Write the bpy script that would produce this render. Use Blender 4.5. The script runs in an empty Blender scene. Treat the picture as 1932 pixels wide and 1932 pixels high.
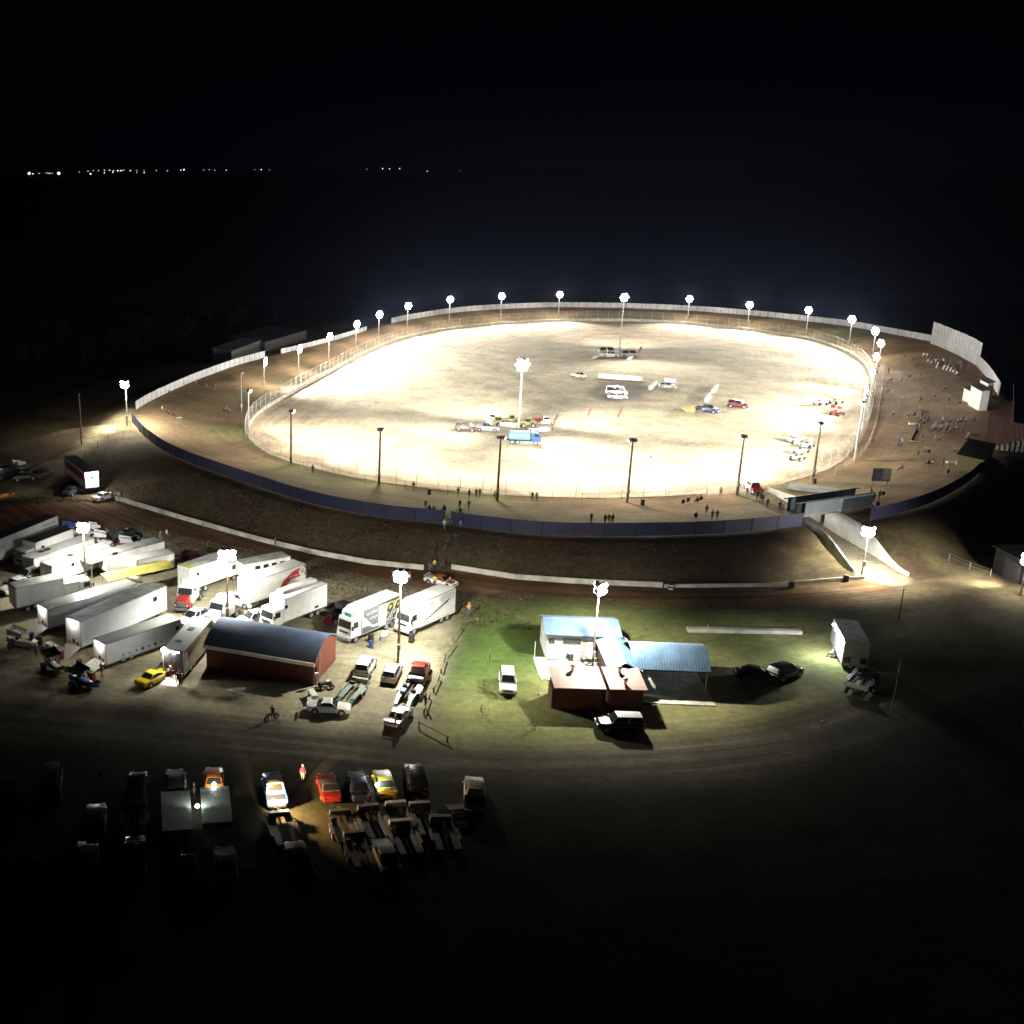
import bpy, bmesh, math, random
import numpy as np
from mathutils import Vector, Matrix
random.seed(7)
C = bpy.context.scene.collection
SC = bpy.context.scene
# ------------------------------------------------------------------ camera model (photo measured in a 1932 px square)
F, CX, CY, HC = 2100.0, 530.0, 966.0, 55.0
PIT = math.radians(17.2); CP, SP = math.cos(PIT), math.sin(PIT)
def ray(px, py):
    a = (px-CX)/F; b = (CY-py)/F
    return a, CP+b*SP, -SP+b*CP
def plane(px, py, z=0.0):
    r = ray(px, py); t = (z-HC)/r[2]
    return (r[0]*t, r[1]*t)
def up(x, y, py):
    r = ray(CX, py); return HC + y*r[2]/r[1]
# ------------------------------------------------------------------ outlines of the ground
def smooth_closed(pts, n=4):
    out = []; N = len(pts)
    for i in range(N):
        p0, p1, p2, p3 = [np.array(pts[(i+k-1) % N], float) for k in range(4)]
        for k in range(n):
            t = k/n
            out.append(0.5*((2*p1)+(-p0+p2)*t+(2*p0-5*p1+4*p2-p3)*t*t+(-p0+3*p1-3*p2+p3)*t**3))
    return np.array(out)
def smooth_open(pts, n=4):
    P = [np.array(p, float) for p in pts]; P = [2*P[0]-P[1]]+P+[2*P[-1]-P[-2]]
    out = []
    for i in range(1, len(P)-2):
        p0, p1, p2, p3 = P[i-1:i+3]
        for k in range(n):
            t = k/n
            out.append(0.5*((2*p1)+(-p0+p2)*t+(2*p0-5*p1+4*p2-p3)*t*t+(-p0+3*p1-3*p2+p3)*t**3))
    out.append(P[-2]); return np.array(out)
ZC, ZT = 3.2, 0.7
CREST_N = [(250,797),(275,826),(330,862),(440,903),(580,948),(700,973),(870,992),(1000,1008),(1150,1012),(1300,1010),(1420,1003),(1515,993)]
CREST_R = [(1640,983),(1700,968),(1760,948),(1825,912),(1872,868),(1892,805),(1884,748),(1864,716),(1842,691),(1800,663),(1755,644)]
CREST_F = [(1700,634),(1600,616),(1500,604),(1400,594),(1290,586),(1180,581.5),(1060,580),(960,583),(860,590),(770,604),(700,622),(640,640),(580,656),(500,675),(440,692),(360,722),(290,754),(256,774)]
WALL = [(467,822),(480,839),(500,853),(530,866),(580,881),(650,898),(715,909),(790,920),(870,929),(950,935),(1050,939),(1150,940),(1250,937),(1350,931),(1420,924),(1500,906),(1560,886),(1600,858),(1624,820),(1640,775),(1645,735),(1638,703),
        (1620,681),(1580,659),(1520,641),(1420,625),(1300,612.5),(1180,606),(1050,607),(950,612),(850,622.5),(760,641),(690,668),(620,705),(560,737),(500,773),(474,797)]
INNER = [(608,806),(625,828),(680,848),(760,858),(900,866),(1080,868),(1250,864),(1380,850),(1440,832),(1490,800),(1523,755),(1530,722),(1500,690),(1430,664),(1330,651),(1180,643),(1040,644),(930,652),(850,664),(780,688),(700,728),(640,768)]
crest = smooth_closed([plane(x,y,ZC) for x,y in CREST_N+CREST_R+CREST_F])
wall = smooth_closed([plane(x,y,ZT) for x,y in WALL])
inner = smooth_closed([plane(x,y,ZT) for x,y in INNER])
def pdist(X, Y, P, closed=True, want_s=False):
    n = len(P); best = np.full(X.shape, 1e9); S = np.zeros(X.shape); acc = 0.0
    for i in range(n if closed else n-1):
        a = P[i]; b = P[(i+1) % n]; d = b-a; L2 = float(d@d)+1e-9
        t = np.clip(((X-a[0])*d[0]+(Y-a[1])*d[1])/L2, 0, 1)
        q = np.hypot(X-a[0]-t*d[0], Y-a[1]-t*d[1])
        m = q < best; best = np.where(m, q, best)
        if want_s: S = np.where(m, acc+t*math.sqrt(L2), S)
        acc += math.sqrt(L2)
    return (best, S) if want_s else best
def inside(X, Y, P):
    c = np.zeros(X.shape, bool); n = len(P); j = n-1
    for i in range(n):
        xi, yi = P[i]; xj, yj = P[j]
        if yi != yj:
            c ^= ((yi > Y) != (yj > Y)) & (X < (xj-xi)*(Y-yi)/(yj-yi)+xi)
        j = i
    return c
def sdf(X, Y, P):
    d = pdist(X, Y, P); return np.where(inside(X, Y, P), -d, d)
def sst(e0, e1, x):
    t = np.clip((x-e0)/(e1-e0), 0, 1); return t*t*(3-2*t)
# the entry road that runs through a cut in the bank
CUT_W = 3.5
cut_line = np.array([(81.5,194.), (82.9,184.), (83.6,172.), (84.2,160.), (84.9,147.)])
toe = smooth_open([plane(x,y,0) for x,y in [(60,930),(215,941),(350,980),(520,1027),(750,1072),(850,1077),(1000,1094),(1250,1108),(1500,1104),(1630,1092),(1800,1070),(2000,1010),(2150,900)]])
def height(X, Y, raw=False):
    X = np.asarray(X, float); Y = np.asarray(Y, float)
    dc = pdist(X, Y, crest); ic = inside(X, Y, crest)
    dw = pdist(X, Y, wall); iw = inside(X, Y, wall)
    dt = pdist(X, Y, toe, False)
    wd = np.where(Y < 230, np.clip(dc+dt, 9, 34), 16.0)
    zo = ZC*(1-sst(0.6, 1.0, 1.0*0+np.clip(dc-1.2, 0, 99)/wd*1.0+0.6*(1-0) - 0.0*dc)) if False else ZC*(1-sst(0, 1, np.clip((dc-1.2)/(wd-1.2), 0, 1)))
    t = np.clip((dc-1.5)/(dc+dw-1.5+1e-6), 0, 1)
    zi = ZC*(1-sst(0, 1, t))+ZT*sst(0, 1, t)
    z = np.where(iw, ZT, np.where(ic, zi, zo))
    if not raw:
        d, s = pdist(X, Y, cut_line, False, True)
        L = float(np.sum(np.hypot(*np.diff(cut_line, axis=0).T)))
        zr = ZT*(1-np.clip(s/(L*.6), 0, 1))
        k = sst(CUT_W+.5, CUT_W+1.4, d)
        z = np.where(iw, z, np.minimum(z, zr*(1-k)+z*k))
    return z
GRID = None
def hgt(x, y):
    if GRID is not None:
        Zg, x0, y0, st = GRID; u = (x-x0)/st; v = (y-y0)/st
        if 0 <= u < Zg.shape[1]-1.01 and 0 <= v < Zg.shape[0]-1.01:
            i, j = int(u), int(v); u -= i; v -= j
            return float((Zg[j,i]*(1-u)+Zg[j,i+1]*u)*(1-v)+(Zg[j+1,i]*(1-u)+Zg[j+1,i+1]*u)*v)
        return 0.0
    return float(height(np.array([x]), np.array([y]))[0])
def gp(px, py):
    z = 0.0
    for k in range(14):
        x, y = plane(px, py, z); z = .5*z+.5*hgt(x, y)
    x, y = plane(px, py, z); return Vector((x, y, hgt(x, y)))
# ------------------------------------------------------------------ materials
_M = {}
def nd(nt, t, **kw):
    n = nt.nodes.new(t)
    for k, v in kw.items(): setattr(n, k, v)
    return n
def M(name, col=(.5,.5,.5), rough=.6, metal=0., var=.14, scale=2.5, coat=0., bump=0., dirt=0.):
    if name in _M: return _M[name]
    m = bpy.data.materials.new(name); m.use_nodes = True; nt = m.node_tree; b = nt.nodes['Principled BSDF']
    tc = nd(nt, 'ShaderNodeTexCoord'); ns = nd(nt, 'ShaderNodeTexNoise')
    ns.inputs['Scale'].default_value = scale; ns.inputs['Detail'].default_value = 5
    nt.links.new(tc.outputs['Object'], ns.inputs['Vector'])
    mx = nd(nt, 'ShaderNodeMix', data_type='RGBA')
    a = [max(0, c*(1-var*1.6)) for c in col]; c2 = [min(1, c*(1+var)) for c in col]
    if dirt: a = [c*(1-dirt)+d*dirt for c, d in zip(a, (.16,.12,.075))]
    mx.inputs[6].default_value = (*a, 1); mx.inputs[7].default_value = (*c2, 1)
    rp = nd(nt, 'ShaderNodeMapRange'); rp.inputs[1].default_value = .33; rp.inputs[2].default_value = .62
    nt.links.new(ns.outputs[0], rp.inputs[0]); nt.links.new(rp.outputs[0], mx.inputs[0])
    nt.links.new(mx.outputs[2], b.inputs['Base Color'])
    b.inputs['Roughness'].default_value = rough; b.inputs['Metallic'].default_value = metal
    b.inputs['Coat Weight'].default_value = coat; b.inputs['Coat Roughness'].default_value = .08
    if bump:
        bp = nd(nt, 'ShaderNodeBump'); bp.inputs['Strength'].default_value = bump; bp.inputs['Distance'].default_value = .05
        nt.links.new(ns.outputs[0], bp.inputs['Height']); nt.links.new(bp.outputs[0], b.inputs['Normal'])
    _M[name] = m; return m
def E(name, col, strength):
    if name in _M: return _M[name]
    m = bpy.data.materials.new(name); m.use_nodes = True; b = m.node_tree.nodes['Principled BSDF']
    b.inputs['Base Color'].default_value = (.8,.8,.8,1)
    b.inputs['Emission Color'].default_value = (*col, 1); b.inputs['Emission Strength'].default_value = strength
    m.cycles.emission_sampling = 'NONE'
    _M[name] = m; return m
def corrugated(name, col, axis='X', pitch=.2, rough=.45, metal=.0):
    if name in _M: return _M[name]
    m = M(name, col, rough, metal, .1, .6, dirt=.12); nt = m.node_tree; b = nt.nodes['Principled BSDF']
    tc = nd(nt, 'ShaderNodeTexCoord'); w = nd(nt, 'ShaderNodeTexWave', bands_direction=axis)
    w.inputs['Scale'].default_value = .314/pitch
    nt.links.new(tc.outputs['Object'], w.inputs['Vector'])
    bp = nd(nt, 'ShaderNodeBump'); bp.inputs['Strength'].default_value = .5; bp.inputs['Distance'].default_value = .03
    nt.links.new(w.outputs['Fac'], bp.inputs['Height']); nt.links.new(bp.outputs[0], b.inputs['Normal'])
    return m
def bricks(name, c1, c2, mortar):
    if name in _M: return _M[name]
    m = bpy.data.materials.new(name); m.use_nodes = True; nt = m.node_tree; b = nt.nodes['Principled BSDF']
    tc = nd(nt, 'ShaderNodeTexCoord'); mp = nd(nt, 'ShaderNodeMapping'); mp.inputs['Rotation'].default_value = (math.pi/2, 0, 0)
    br = nd(nt, 'ShaderNodeTexBrick'); br.inputs['Scale'].default_value = 4
    br.inputs['Color1'].default_value = (*c1,1); br.inputs['Color2'].default_value = (*c2,1); br.inputs['Mortar'].default_value = (*mortar,1)
    nt.links.new(tc.outputs['Object'], mp.inputs[0]); nt.links.new(mp.outputs[0], br.inputs[0]); nt.links.new(br.outputs[0], b.inputs['Base Color'])
    b.inputs['Roughness'].default_value = .8; _M[name] = m; return m
def netting(name, col, fac):
    if name in _M: return _M[name]
    m = bpy.data.materials.new(name); m.use_nodes = True; nt = m.node_tree
    b = nt.nodes['Principled BSDF']; b.inputs['Base Color'].default_value = (*col,1); b.inputs['Roughness'].default_value = .6
    tr = nd(nt, 'ShaderNodeBsdfTransparent'); mx = nd(nt, 'ShaderNodeMixShader')
    tc = nd(nt, 'ShaderNodeTexCoord'); ns = nd(nt, 'ShaderNodeTexNoise'); ns.inputs['Scale'].default_value = .6
    nt.links.new(tc.outputs['Object'], ns.inputs[0])
    rp = nd(nt, 'ShaderNodeMapRange'); rp.inputs[3].default_value = fac*.5; rp.inputs[4].default_value = fac*1.5
    nt.links.new(ns.outputs[0], rp.inputs[0]); nt.links.new(rp.outputs[0], mx.inputs[0])
    nt.links.new(tr.outputs[0], mx.inputs[1]); nt.links.new(b.outputs[0], mx.inputs[2])
    nt.links.new(mx.outputs[0], nt.nodes['Material Output'].inputs[0]); _M[name] = m; return m
# ------------------------------------------------------------------ mesh builder
class MB:
    def __init__(s): s.v = []; s.f = []; s.m = []
    def add(s, vs, fs, mi=0):
        o = len(s.v); s.v += [tuple(v) for v in vs]; s.f += [tuple(i+o for i in f) for f in fs]; s.m += [mi]*len(fs); return s
    def box(s, c, d, rz=0, mi=0, ry=0, rx=0):
        R = Matrix.Rotation(rz, 3, 'Z') @ Matrix.Rotation(ry, 3, 'Y') @ Matrix.Rotation(rx, 3, 'X')
        vs = [Vector(c)+R @ Vector((x*d[0]/2, y*d[1]/2, z*d[2]/2)) for x in (-1,1) for y in (-1,1) for z in (-1,1)]
        return s.add(vs, [(0,1,3,2),(4,6,7,5),(0,4,5,1),(2,3,7,6),(0,2,6,4),(1,5,7,3)], mi)
    def tube(s, p0, p1, r0, r1=None, n=8, mi=0, cap=True):
        p0, p1 = Vector(p0), Vector(p1); r1 = r0 if r1 is None else r1
        q = (p1-p0).to_track_quat('Z', 'Y'); vs = []
        for p, r in ((p0, r0), (p1, r1)):
            for k in range(n):
                a = 2*math.pi*k/n; vs.append(p+q @ Vector((r*math.cos(a), r*math.sin(a), 0)))
        fs = [(k, (k+1) % n, n+(k+1) % n, n+k) for k in range(n)]
        if cap: fs += [tuple(range(n-1, -1, -1)), tuple(range(n, 2*n))]
        return s.add(vs, fs, mi)
    def path(s, pts, r, n=6, mi=0):
        for a, b in zip(pts[:-1], pts[1:]): s.tube(a, b, r, r, n, mi)
        return s
    def loft(s, rings, mi=0, cap=True, closed=True):
        n = len(rings[0]); vs = [p for r in rings for p in r]; fs = []
        for i in range(len(rings)-1):
            for k in range(n if closed else n-1):
                fs.append((i*n+k, i*n+(k+1) % n, (i+1)*n+(k+1) % n, (i+1)*n+k))
        if cap: fs += [tuple(range(n-1, -1, -1)), tuple(range((len(rings)-1)*n, len(rings)*n))]
        return s.add(vs, fs, mi)
    def prism(s, poly, axis, a0, a1, mi=0):
        def P(p, a): return {'x': (a, p[0], p[1]), 'y': (p[0], a, p[1]), 'z': (p[0], p[1], a)}[axis]
        return s.loft([[P(p, a0) for p in poly], [P(p, a1) for p in poly]], mi)
    def quad(s, a, b, c, d, mi=0): return s.add([a, b, c, d], [(0,1,2,3)], mi)
    def ball(s, c, r, mi=0, nu=10, nv=6, sx=1, sy=1, sz=1):
        vs = [(c[0], c[1], c[2]-r*sz)]; fs = []
        for j in range(1, nv):
            t = -math.pi/2+math.pi*j/nv
            for i in range(nu):
                p = 2*math.pi*i/nu; vs.append((c[0]+r*sx*math.cos(t)*math.cos(p), c[1]+r*sy*math.cos(t)*math.sin(p), c[2]+r*sz*math.sin(t)))
        vs.append((c[0], c[1], c[2]+r*sz)); T = len(vs)-1
        for i in range(nu):
            k = (i+1) % nu; fs.append((0, 1+k, 1+i)); fs.append((T, 1+(nv-2)*nu+i, 1+(nv-2)*nu+k))
            for j in range(nv-2): fs.append((1+j*nu+i, 1+j*nu+k, 1+(j+1)*nu+k, 1+(j+1)*nu+i))
        return s.add(vs, fs, mi)
    def mesh(s, name, mats, smooth=False, bevel=0):
        me = bpy.data.meshes.new(name); me.from_pydata(s.v, [], s.f)
        for m in (mats if isinstance(mats, (list, tuple)) else [mats]): me.materials.append(m)
        me.polygons.foreach_set('material_index', s.m)
        bm = bmesh.new(); bm.from_mesh(me); bmesh.ops.recalc_face_normals(bm, faces=bm.faces)
        if bevel:
            ed = [e for e in bm.edges if len(e.link_faces) == 2 and e.calc_face_angle(0) > .5]
            bmesh.ops.bevel(bm, geom=ed, offset=bevel, segments=2, affect='EDGES', profile=.6, clamp_overlap=True)
        bm.to_mesh(me); bm.free()
        if smooth:
            me.polygons.foreach_set('use_smooth', [True]*len(me.polygons)); me.set_sharp_from_angle(angle=math.radians(42))
        me.update(); return me
    def build(s, name, mats, parent=None, smooth=False, bevel=0, loc=None, label=None):
        o = bpy.data.objects.new(name, s.mesh(name, mats, smooth, bevel)); C.objects.link(o)
        if parent is not None: o.parent = parent
        if loc is not None: o.location = loc
        if label: o['label'] = label
        return o
def inst(name, me, parent=None, loc=(0,0,0), rz=0, mats=None):
    o = bpy.data.objects.new(name, me); C.objects.link(o); o.parent = parent; o.location = loc; o.rotation_euler = (0,0,rz)
    return o
def tag(o, label, cat, group=None, kind=None):
    o['label'] = label; o['category'] = cat
    if group: o['group'] = group
    if kind: o['kind'] = kind
    return o
def thing(name, label, cat, loc=(0,0,0), rz=0, group=None):
    o = bpy.data.objects.new(name, None); C.objects.link(o); o.empty_display_size = .3
    o.location = loc; o.rotation_euler = (0,0,rz); return tag(o, label, cat, group)
def dup(root, loc, rz, label=None, group=None, swap=None):
    r = root.copy(); C.objects.link(r); r.location = loc; r.rotation_euler = (0,0,rz)
    if label: r['label'] = label
    if group: r['group'] = group
    for ch in list(root.children):
        c = ch.copy(); C.objects.link(c); c.parent = r
        if swap and ch.type == 'MESH':
            for i, sl in enumerate(c.material_slots):
                if sl.material and sl.material.name in swap:
                    sl.link = 'OBJECT'; sl.material = swap[sl.material.name]
        for g in list(ch.children):
            d = g.copy(); C.objects.link(d); d.parent = c
    return r
ORD = ['first','second','third','fourth','fifth','sixth','seventh','eighth','ninth','tenth','eleventh','twelfth','thirteenth','fourteenth','fifteenth','sixteenth','seventeenth','eighteenth','nineteenth','twentieth']
def ordn(i):
    if i < 20: return ORD[i]
    tens = ['twenty','thirty','forty','fifty'][(i+1)//10-2] if (i+1) % 10 else None
    if tens: return tens+'-'+ORD[(i+1) % 10-1]
    return ['twentieth','thirtieth','fortieth','fiftieth'][(i+1)//10-2]
def text_mesh(txt, size, mat, thick=.01, bold=.0, shear=.0):
    cu = bpy.data.curves.new('t', 'FONT'); cu.body = txt; cu.size = size; cu.align_x = 'CENTER'; cu.align_y = 'CENTER'; cu.extrude = thick; cu.offset = bold; cu.shear = shear
    o = bpy.data.objects.new('t', cu); C.objects.link(o)
    me = bpy.data.meshes.new_from_object(o.evaluated_get(bpy.context.evaluated_depsgraph_get()))
    bpy.data.objects.remove(o); me.materials.clear(); me.materials.append(mat); return me
# ------------------------------------------------------------------ ground
def zone(pts, z=0.0): return np.array([plane(x, y, z) for x, y in pts])
Z_ROAD = zone([(-200,955),(0,952),(200,950),(350,985),(520,1032),(750,1078),(870,1084),(1000,1098),(1250,1113),(1500,1110),(1640,1098),(1700,1130),(1620,1160),(1300,1150),(1000,1132),(880,1130),(660,1085),(430,1035),(260,1000),(0,1000),(-200,1005)])
Z_PIT = zone([(-220,1005),(0,1000),(260,992),(430,1040),(660,1090),(880,1128),(865,1190),(845,1260),(815,1320),(800,1392),(640,1385),(400,1350),(0,1318),(-220,1300)])
Z_LAWN = zone([(872,1165),(900,1140),(1010,1150),(1035,1190),(1045,1260),(1040,1320),(1180,1400),(1000,1412),(800,1408),(812,1340),(850,1260)])
Z_FIELD = zone([(1000,1135),(1300,1152),(1620,1160),(1800,1180),(2050,1200),(2050,1260),(1760,1280),(1500,1362),(1180,1408),(1040,1390),(1010,1250)])
Z_FRONT = zone([(-220,1310),(0,1322),(400,1358),(640,1392),(830,1412),(1100,1420),(1500,1372),(1770,1285),(2100,1180),(2150,1230),(1820,1330),(1500,1440),(1000,1470),(500,1445),(0,1388),(-220,1370)])
Z_PATH = zone([(-200,900),(0,880),(110,880),(175,835),(240,798),(262,800),(235,822),(180,862),(130,905),(60,940),(-200,950)])
front_line = smooth_open([plane(x,y) for x,y in [(-220,1340),(0,1355),(400,1395),(640,1418),(830,1438),(1100,1442),(1500,1405),(1790,1307),(2100,1200)]])
def build_ground():
    st = .8; X0, X1, Y0, Y1 = -140., 340., 50., 470.
    xs = np.arange(X0, X1+.01, st); ys = np.arange(Y0, Y1+.01, st)
    X, Y = np.meshgrid(xs, ys); sh = X.shape; X = X.ravel(); Y = Y.ravel(); n = X.size
    Z = height(X, Y)
    edge = np.minimum(np.minimum(X-X0, X1-X), np.minimum(Y-Y0, Y1-Y))
    Z = Z*sst(0, 6, edge)
    rng = np.random.default_rng(3)
    def fbm(sc, oct=4):
        out = np.zeros(n); amp = 1; tot = 0
        for o in range(oct):
            g = rng.random((160, 160)); s = sc/2**o
            u = (X-X0)/s % 159; v = (Y-Y0)/s % 159; i = u.astype(int); j = v.astype(int); fu = u-i; fv = v-j
            fu = fu*fu*(3-2*fu); fv = fv*fv*(3-2*fv); i2 = (i+1) % 160; j2 = (j+1) % 160
            out += amp*(g[j,i]*(1-fu)*(1-fv)+g[j,i2]*fu*(1-fv)+g[j2,i]*(1-fu)*fv+g[j2,i2]*fu*fv); tot += amp; amp *= .55
        return out/tot
    n1, n2, n3 = fbm(14), fbm(40, 3), fbm(5)
    Z = Z+np.where((~inside(X,Y,wall)) & (edge > 6), (n3-.5)*.12, 0)
    global GRID; GRID = (Z.reshape(sh), X0, Y0, st)
    dc, s = pdist(X, Y, crest, True, True); ic = inside(X, Y, crest); dsg = np.where(ic, -dc, dc)
    sw = sdf(X, Y, wall); si = sdf(X, Y, inner)
    jit = (n1-.5)*6
    def mask(P, w=3.): return 1-sst(-w, w, sdf(X, Y, P)+jit)
    col = np.empty((n, 3)); stv = np.zeros(n)
    def blend(m, c, sv):
        nonlocal col, stv
        col = col*(1-m[:,None])+np.array(c)*m[:,None] if not isinstance(c, np.ndarray) else col*(1-m[:,None])+c*m[:,None]
        stv = stv*(1-m)+sv*m
    def two(a, b, t): return np.array(a)[None,:]*(1-t[:,None])+np.array(b)[None,:]*t[:,None]
    tt = sst(.35, .65, n1)
    col[:] = two((.038,.035,.02), (.024,.027,.015), tt)
    zid = np.zeros(n, int)            # 0 grassland
    bank = (~ic) & (Z > .08) & (dc < 40)
    mb = (1-sst(24, 34, dc))*(~ic); blend(mb, two((.092,.064,.037), (.125,.10,.053), sst(.4,.6,n3)), .25)
    zid[bank] = 1
    for P, a, b, sv, k, w in ((Z_FIELD, (.22,.205,.09), (.12,.15,.05), .3, 2, 5), (Z_LAWN, (.07,.115,.027), (.18,.185,.07), .15, 3, 4),
                        (Z_PIT, (.30,.27,.185), (.20,.178,.12), .25, 4, 2.5), (Z_ROAD, (.20,.092,.04), (.24,.145,.07), 1., 5, 2), (Z_FRONT, (.12,.105,.07), (.08,.074,.048), 1., 6, 3), (Z_PATH, (.36,.31,.18), (.25,.21,.12), .3, 7, 2)):
        m = mask(P, w); t = sst(.4, .62, n2 if k == 3 else n1)
        blend(m, two(a, b, t), sv); zid[m > .5] = k
    # inside the fence
    m = (1-sst(-.5, .5, dsg)); green = sst(.45,.7,n2)*sst(.3,.6,n1)
    blend(m, two((.30,.205,.115), (.20,.185,.09), green), .22); zid[ic] = 8
    m = 1-sst(-.3, .3, sw); blend(m, two((.50,.41,.30), (.43,.35,.245), sst(.45,.7,n1)), .4); zid[sw < 0] = 9
    m = 1-sst(-5, 5, si+jit*.7)
    blend(m, two((.55,.48,.35), (.51,.45,.315), sst(.3,.75,n2)), .1); zid[si < 0] = 10
    d, q = pdist(X, Y, cut_line, False, True); m = (1-sst(CUT_W-.6, CUT_W+.4, d))*(sw > 0)*(dc < 45)
    blend(m, (.27,.235,.165), .2); zid[(d < CUT_W) & (sw > 0)] = 7
    # dark oily patch of asphalt on the infield and worn wheel tracks across it
    px = zone([(1110,735),(1150,722),(1200,724),(1240,735),(1215,752),(1160,757),(1110,748)], ZT); m = mask(px, 2)*.75; blend(m, (.15,.145,.14), .3)
    for L in ([(790,672),(880,712),(980,748),(1080,790),(1180,838)], [(860,665),(930,690),(1020,730),(1110,785)], [(900,862),(760,820),(660,800)], [(1160,800),(1280,835),(1400,842)]):
        q = smooth_open([plane(x,y,ZT) for x,y in L]); dd = pdist(X, Y, q, False)
        m = (1-sst(1.2, 3.2, dd+(n1-.5)*2))*.3; blend(m, (.24,.21,.15), .2)
    df, sf = pdist(X, Y, front_line, False, True)
    fm = (Y < 128) & (~ic)
    U = np.where(fm, sf, s); V = np.where(fm, df, dsg)
    # mesh, split into named pieces
    ny, nx = sh; idx = np.arange(n).reshape(sh)
    q = np.stack([idx[:-1,:-1], idx[:-1,1:], idx[1:,1:], idx[1:,:-1]], -1).reshape(-1, 4)
    zq = zid[q[:,0]]
    gm = ground_mat()
    names = ['ground','embankment','paddock','lawn','pit_ground','dirt_road','road','path','spectator_bank','racetrack','infield']
    for k, nm in enumerate(names):
        f = q[zq == k]
        if not len(f): continue
        used, inv = np.unique(f, return_inverse=True); inv = inv.reshape(-1, 4)
        me = bpy.data.meshes.new(nm); me.vertices.add(len(used)); me.vertices.foreach_set('co', np.stack([X[used],Y[used],Z[used]],-1).ravel())
        me.loops.add(inv.size); me.loops.foreach_set('vertex_index', inv.ravel().astype(np.int32))
        me.polygons.add(len(inv)); me.polygons.foreach_set('loop_start', np.arange(0, inv.size, 4, dtype=np.int32))
        me.polygons.foreach_set('use_smooth', np.ones(len(inv), bool))
        ca = me.color_attributes.new('soil', 'FLOAT_COLOR', 'POINT'); ca.data.foreach_set('color', np.concatenate([col[used], stv[used][:,None]], 1).astype(np.float32).ravel())
        uv = me.attributes.new('along', 'FLOAT_VECTOR', 'POINT'); uv.data.foreach_set('vector', np.stack([U[used], V[used], 0*U[used]], -1).astype(np.float32).ravel())
        me.update(calc_edges=True); me.validate(); me.materials.append(gm)
        o = bpy.data.objects.new(nm, me); C.objects.link(o); o['kind'] = 'structure'; o['label'] = nm.replace('_',' ')+' seen at night'
    b = MB(); R = 12000.
    b.quad((-R,Y1,0),(R,Y1,0),(R,R,0),(-R,R,0)).quad((-R,-2000,0),(R,-2000,0),(R,Y0,0),(-R,Y0,0)).quad((-R,Y0,0),(X0,Y0,0),(X0,Y1,0),(-R,Y1,0)).quad((X1,Y0,0),(R,Y0,0),(R,Y1,0),(X1,Y1,0))
    o = b.build('land', M('night_land', (.035,.033,.02), .95, var=.35, scale=.05)); o['kind'] = 'structure'; o['label'] = 'dark flat farmland beyond the speedway'
def ground_mat():
    m = bpy.data.materials.new('soil'); m.use_nodes = True; nt = m.node_tree; b = nt.nodes['Principled BSDF']; L = nt.links.new
    at = nd(nt, 'ShaderNodeAttribute', attribute_name='soil'); av = nd(nt, 'ShaderNodeAttribute', attribute_name='along')
    tc = nd(nt, 'ShaderNodeTexCoord')
    n1 = nd(nt, 'ShaderNodeTexNoise'); n1.inputs['Scale'].default_value = 1.1; n1.inputs['Detail'].default_value = 7; n1.inputs['Roughness'].default_value = .68
    L(tc.outputs['Object'], n1.inputs[0])
    n0 = nd(nt, 'ShaderNodeTexNoise'); n0.inputs['Scale'].default_value = .16; n0.inputs['Detail'].default_value = 5; L(tc.outputs['Object'], n0.inputs[0])
    mp = nd(nt, 'ShaderNodeMapping'); mp.inputs['Scale'].default_value = (.022, .75, 1); L(av.outputs['Vector'], mp.inputs[0])
    n2 = nd(nt, 'ShaderNodeTexNoise'); n2.inputs['Scale'].default_value = 1.; n2.inputs['Detail'].default_value = 6; n2.inputs['Roughness'].default_value = .62; L(mp.outputs[0], n2.inputs[0])
    r1 = nd(nt, 'ShaderNodeMapRange'); r1.inputs[1].default_value = .3; r1.inputs[2].default_value = .7; r1.inputs[3].default_value = .7; r1.inputs[4].default_value = 1.28; L(n1.outputs[0], r1.inputs[0])
    r0 = nd(nt, 'ShaderNodeMapRange'); r0.inputs[1].default_value = .3; r0.inputs[2].default_value = .7; r0.inputs[3].default_value = .75; r0.inputs[4].default_value = 1.22; L(n0.outputs[0], r0.inputs[0])
    r2 = nd(nt, 'ShaderNodeMapRange'); r2.inputs[1].default_value = .34; r2.inputs[2].default_value = .66; r2.inputs[3].default_value = .4; r2.inputs[4].default_value = 1.5; L(n2.outputs[0], r2.inputs[0])
    mm = nd(nt, 'ShaderNodeMix'); L(at.outputs['Alpha'], mm.inputs[0]); mm.inputs[2].default_value = 1; L(r2.outputs[0], mm.inputs[3])
    k = nd(nt, 'ShaderNodeMath', operation='MULTIPLY'); L(r1.outputs[0], k.inputs[0]); L(mm.outputs[0], k.inputs[1])
    k2 = nd(nt, 'ShaderNodeMath', operation='MULTIPLY'); L(k.outputs[0], k2.inputs[0]); L(r0.outputs[0], k2.inputs[1])
    v = nd(nt, 'ShaderNodeVectorMath', operation='SCALE'); L(at.outputs['Color'], v.inputs[0]); L(k2.outputs[0], v.inputs['Scale'])
    L(v.outputs[0], b.inputs['Base Color']); b.inputs['Roughness'].default_value = .95; b.inputs['Specular IOR Level'].default_value = .15
    bp = nd(nt, 'ShaderNodeBump'); bp.inputs['Strength'].default_value = .55; bp.inputs['Distance'].default_value = .12; L(n1.outputs[0], bp.inputs['Height']); L(bp.outputs[0], b.inputs['Normal'])
    return m
build_ground()
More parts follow.
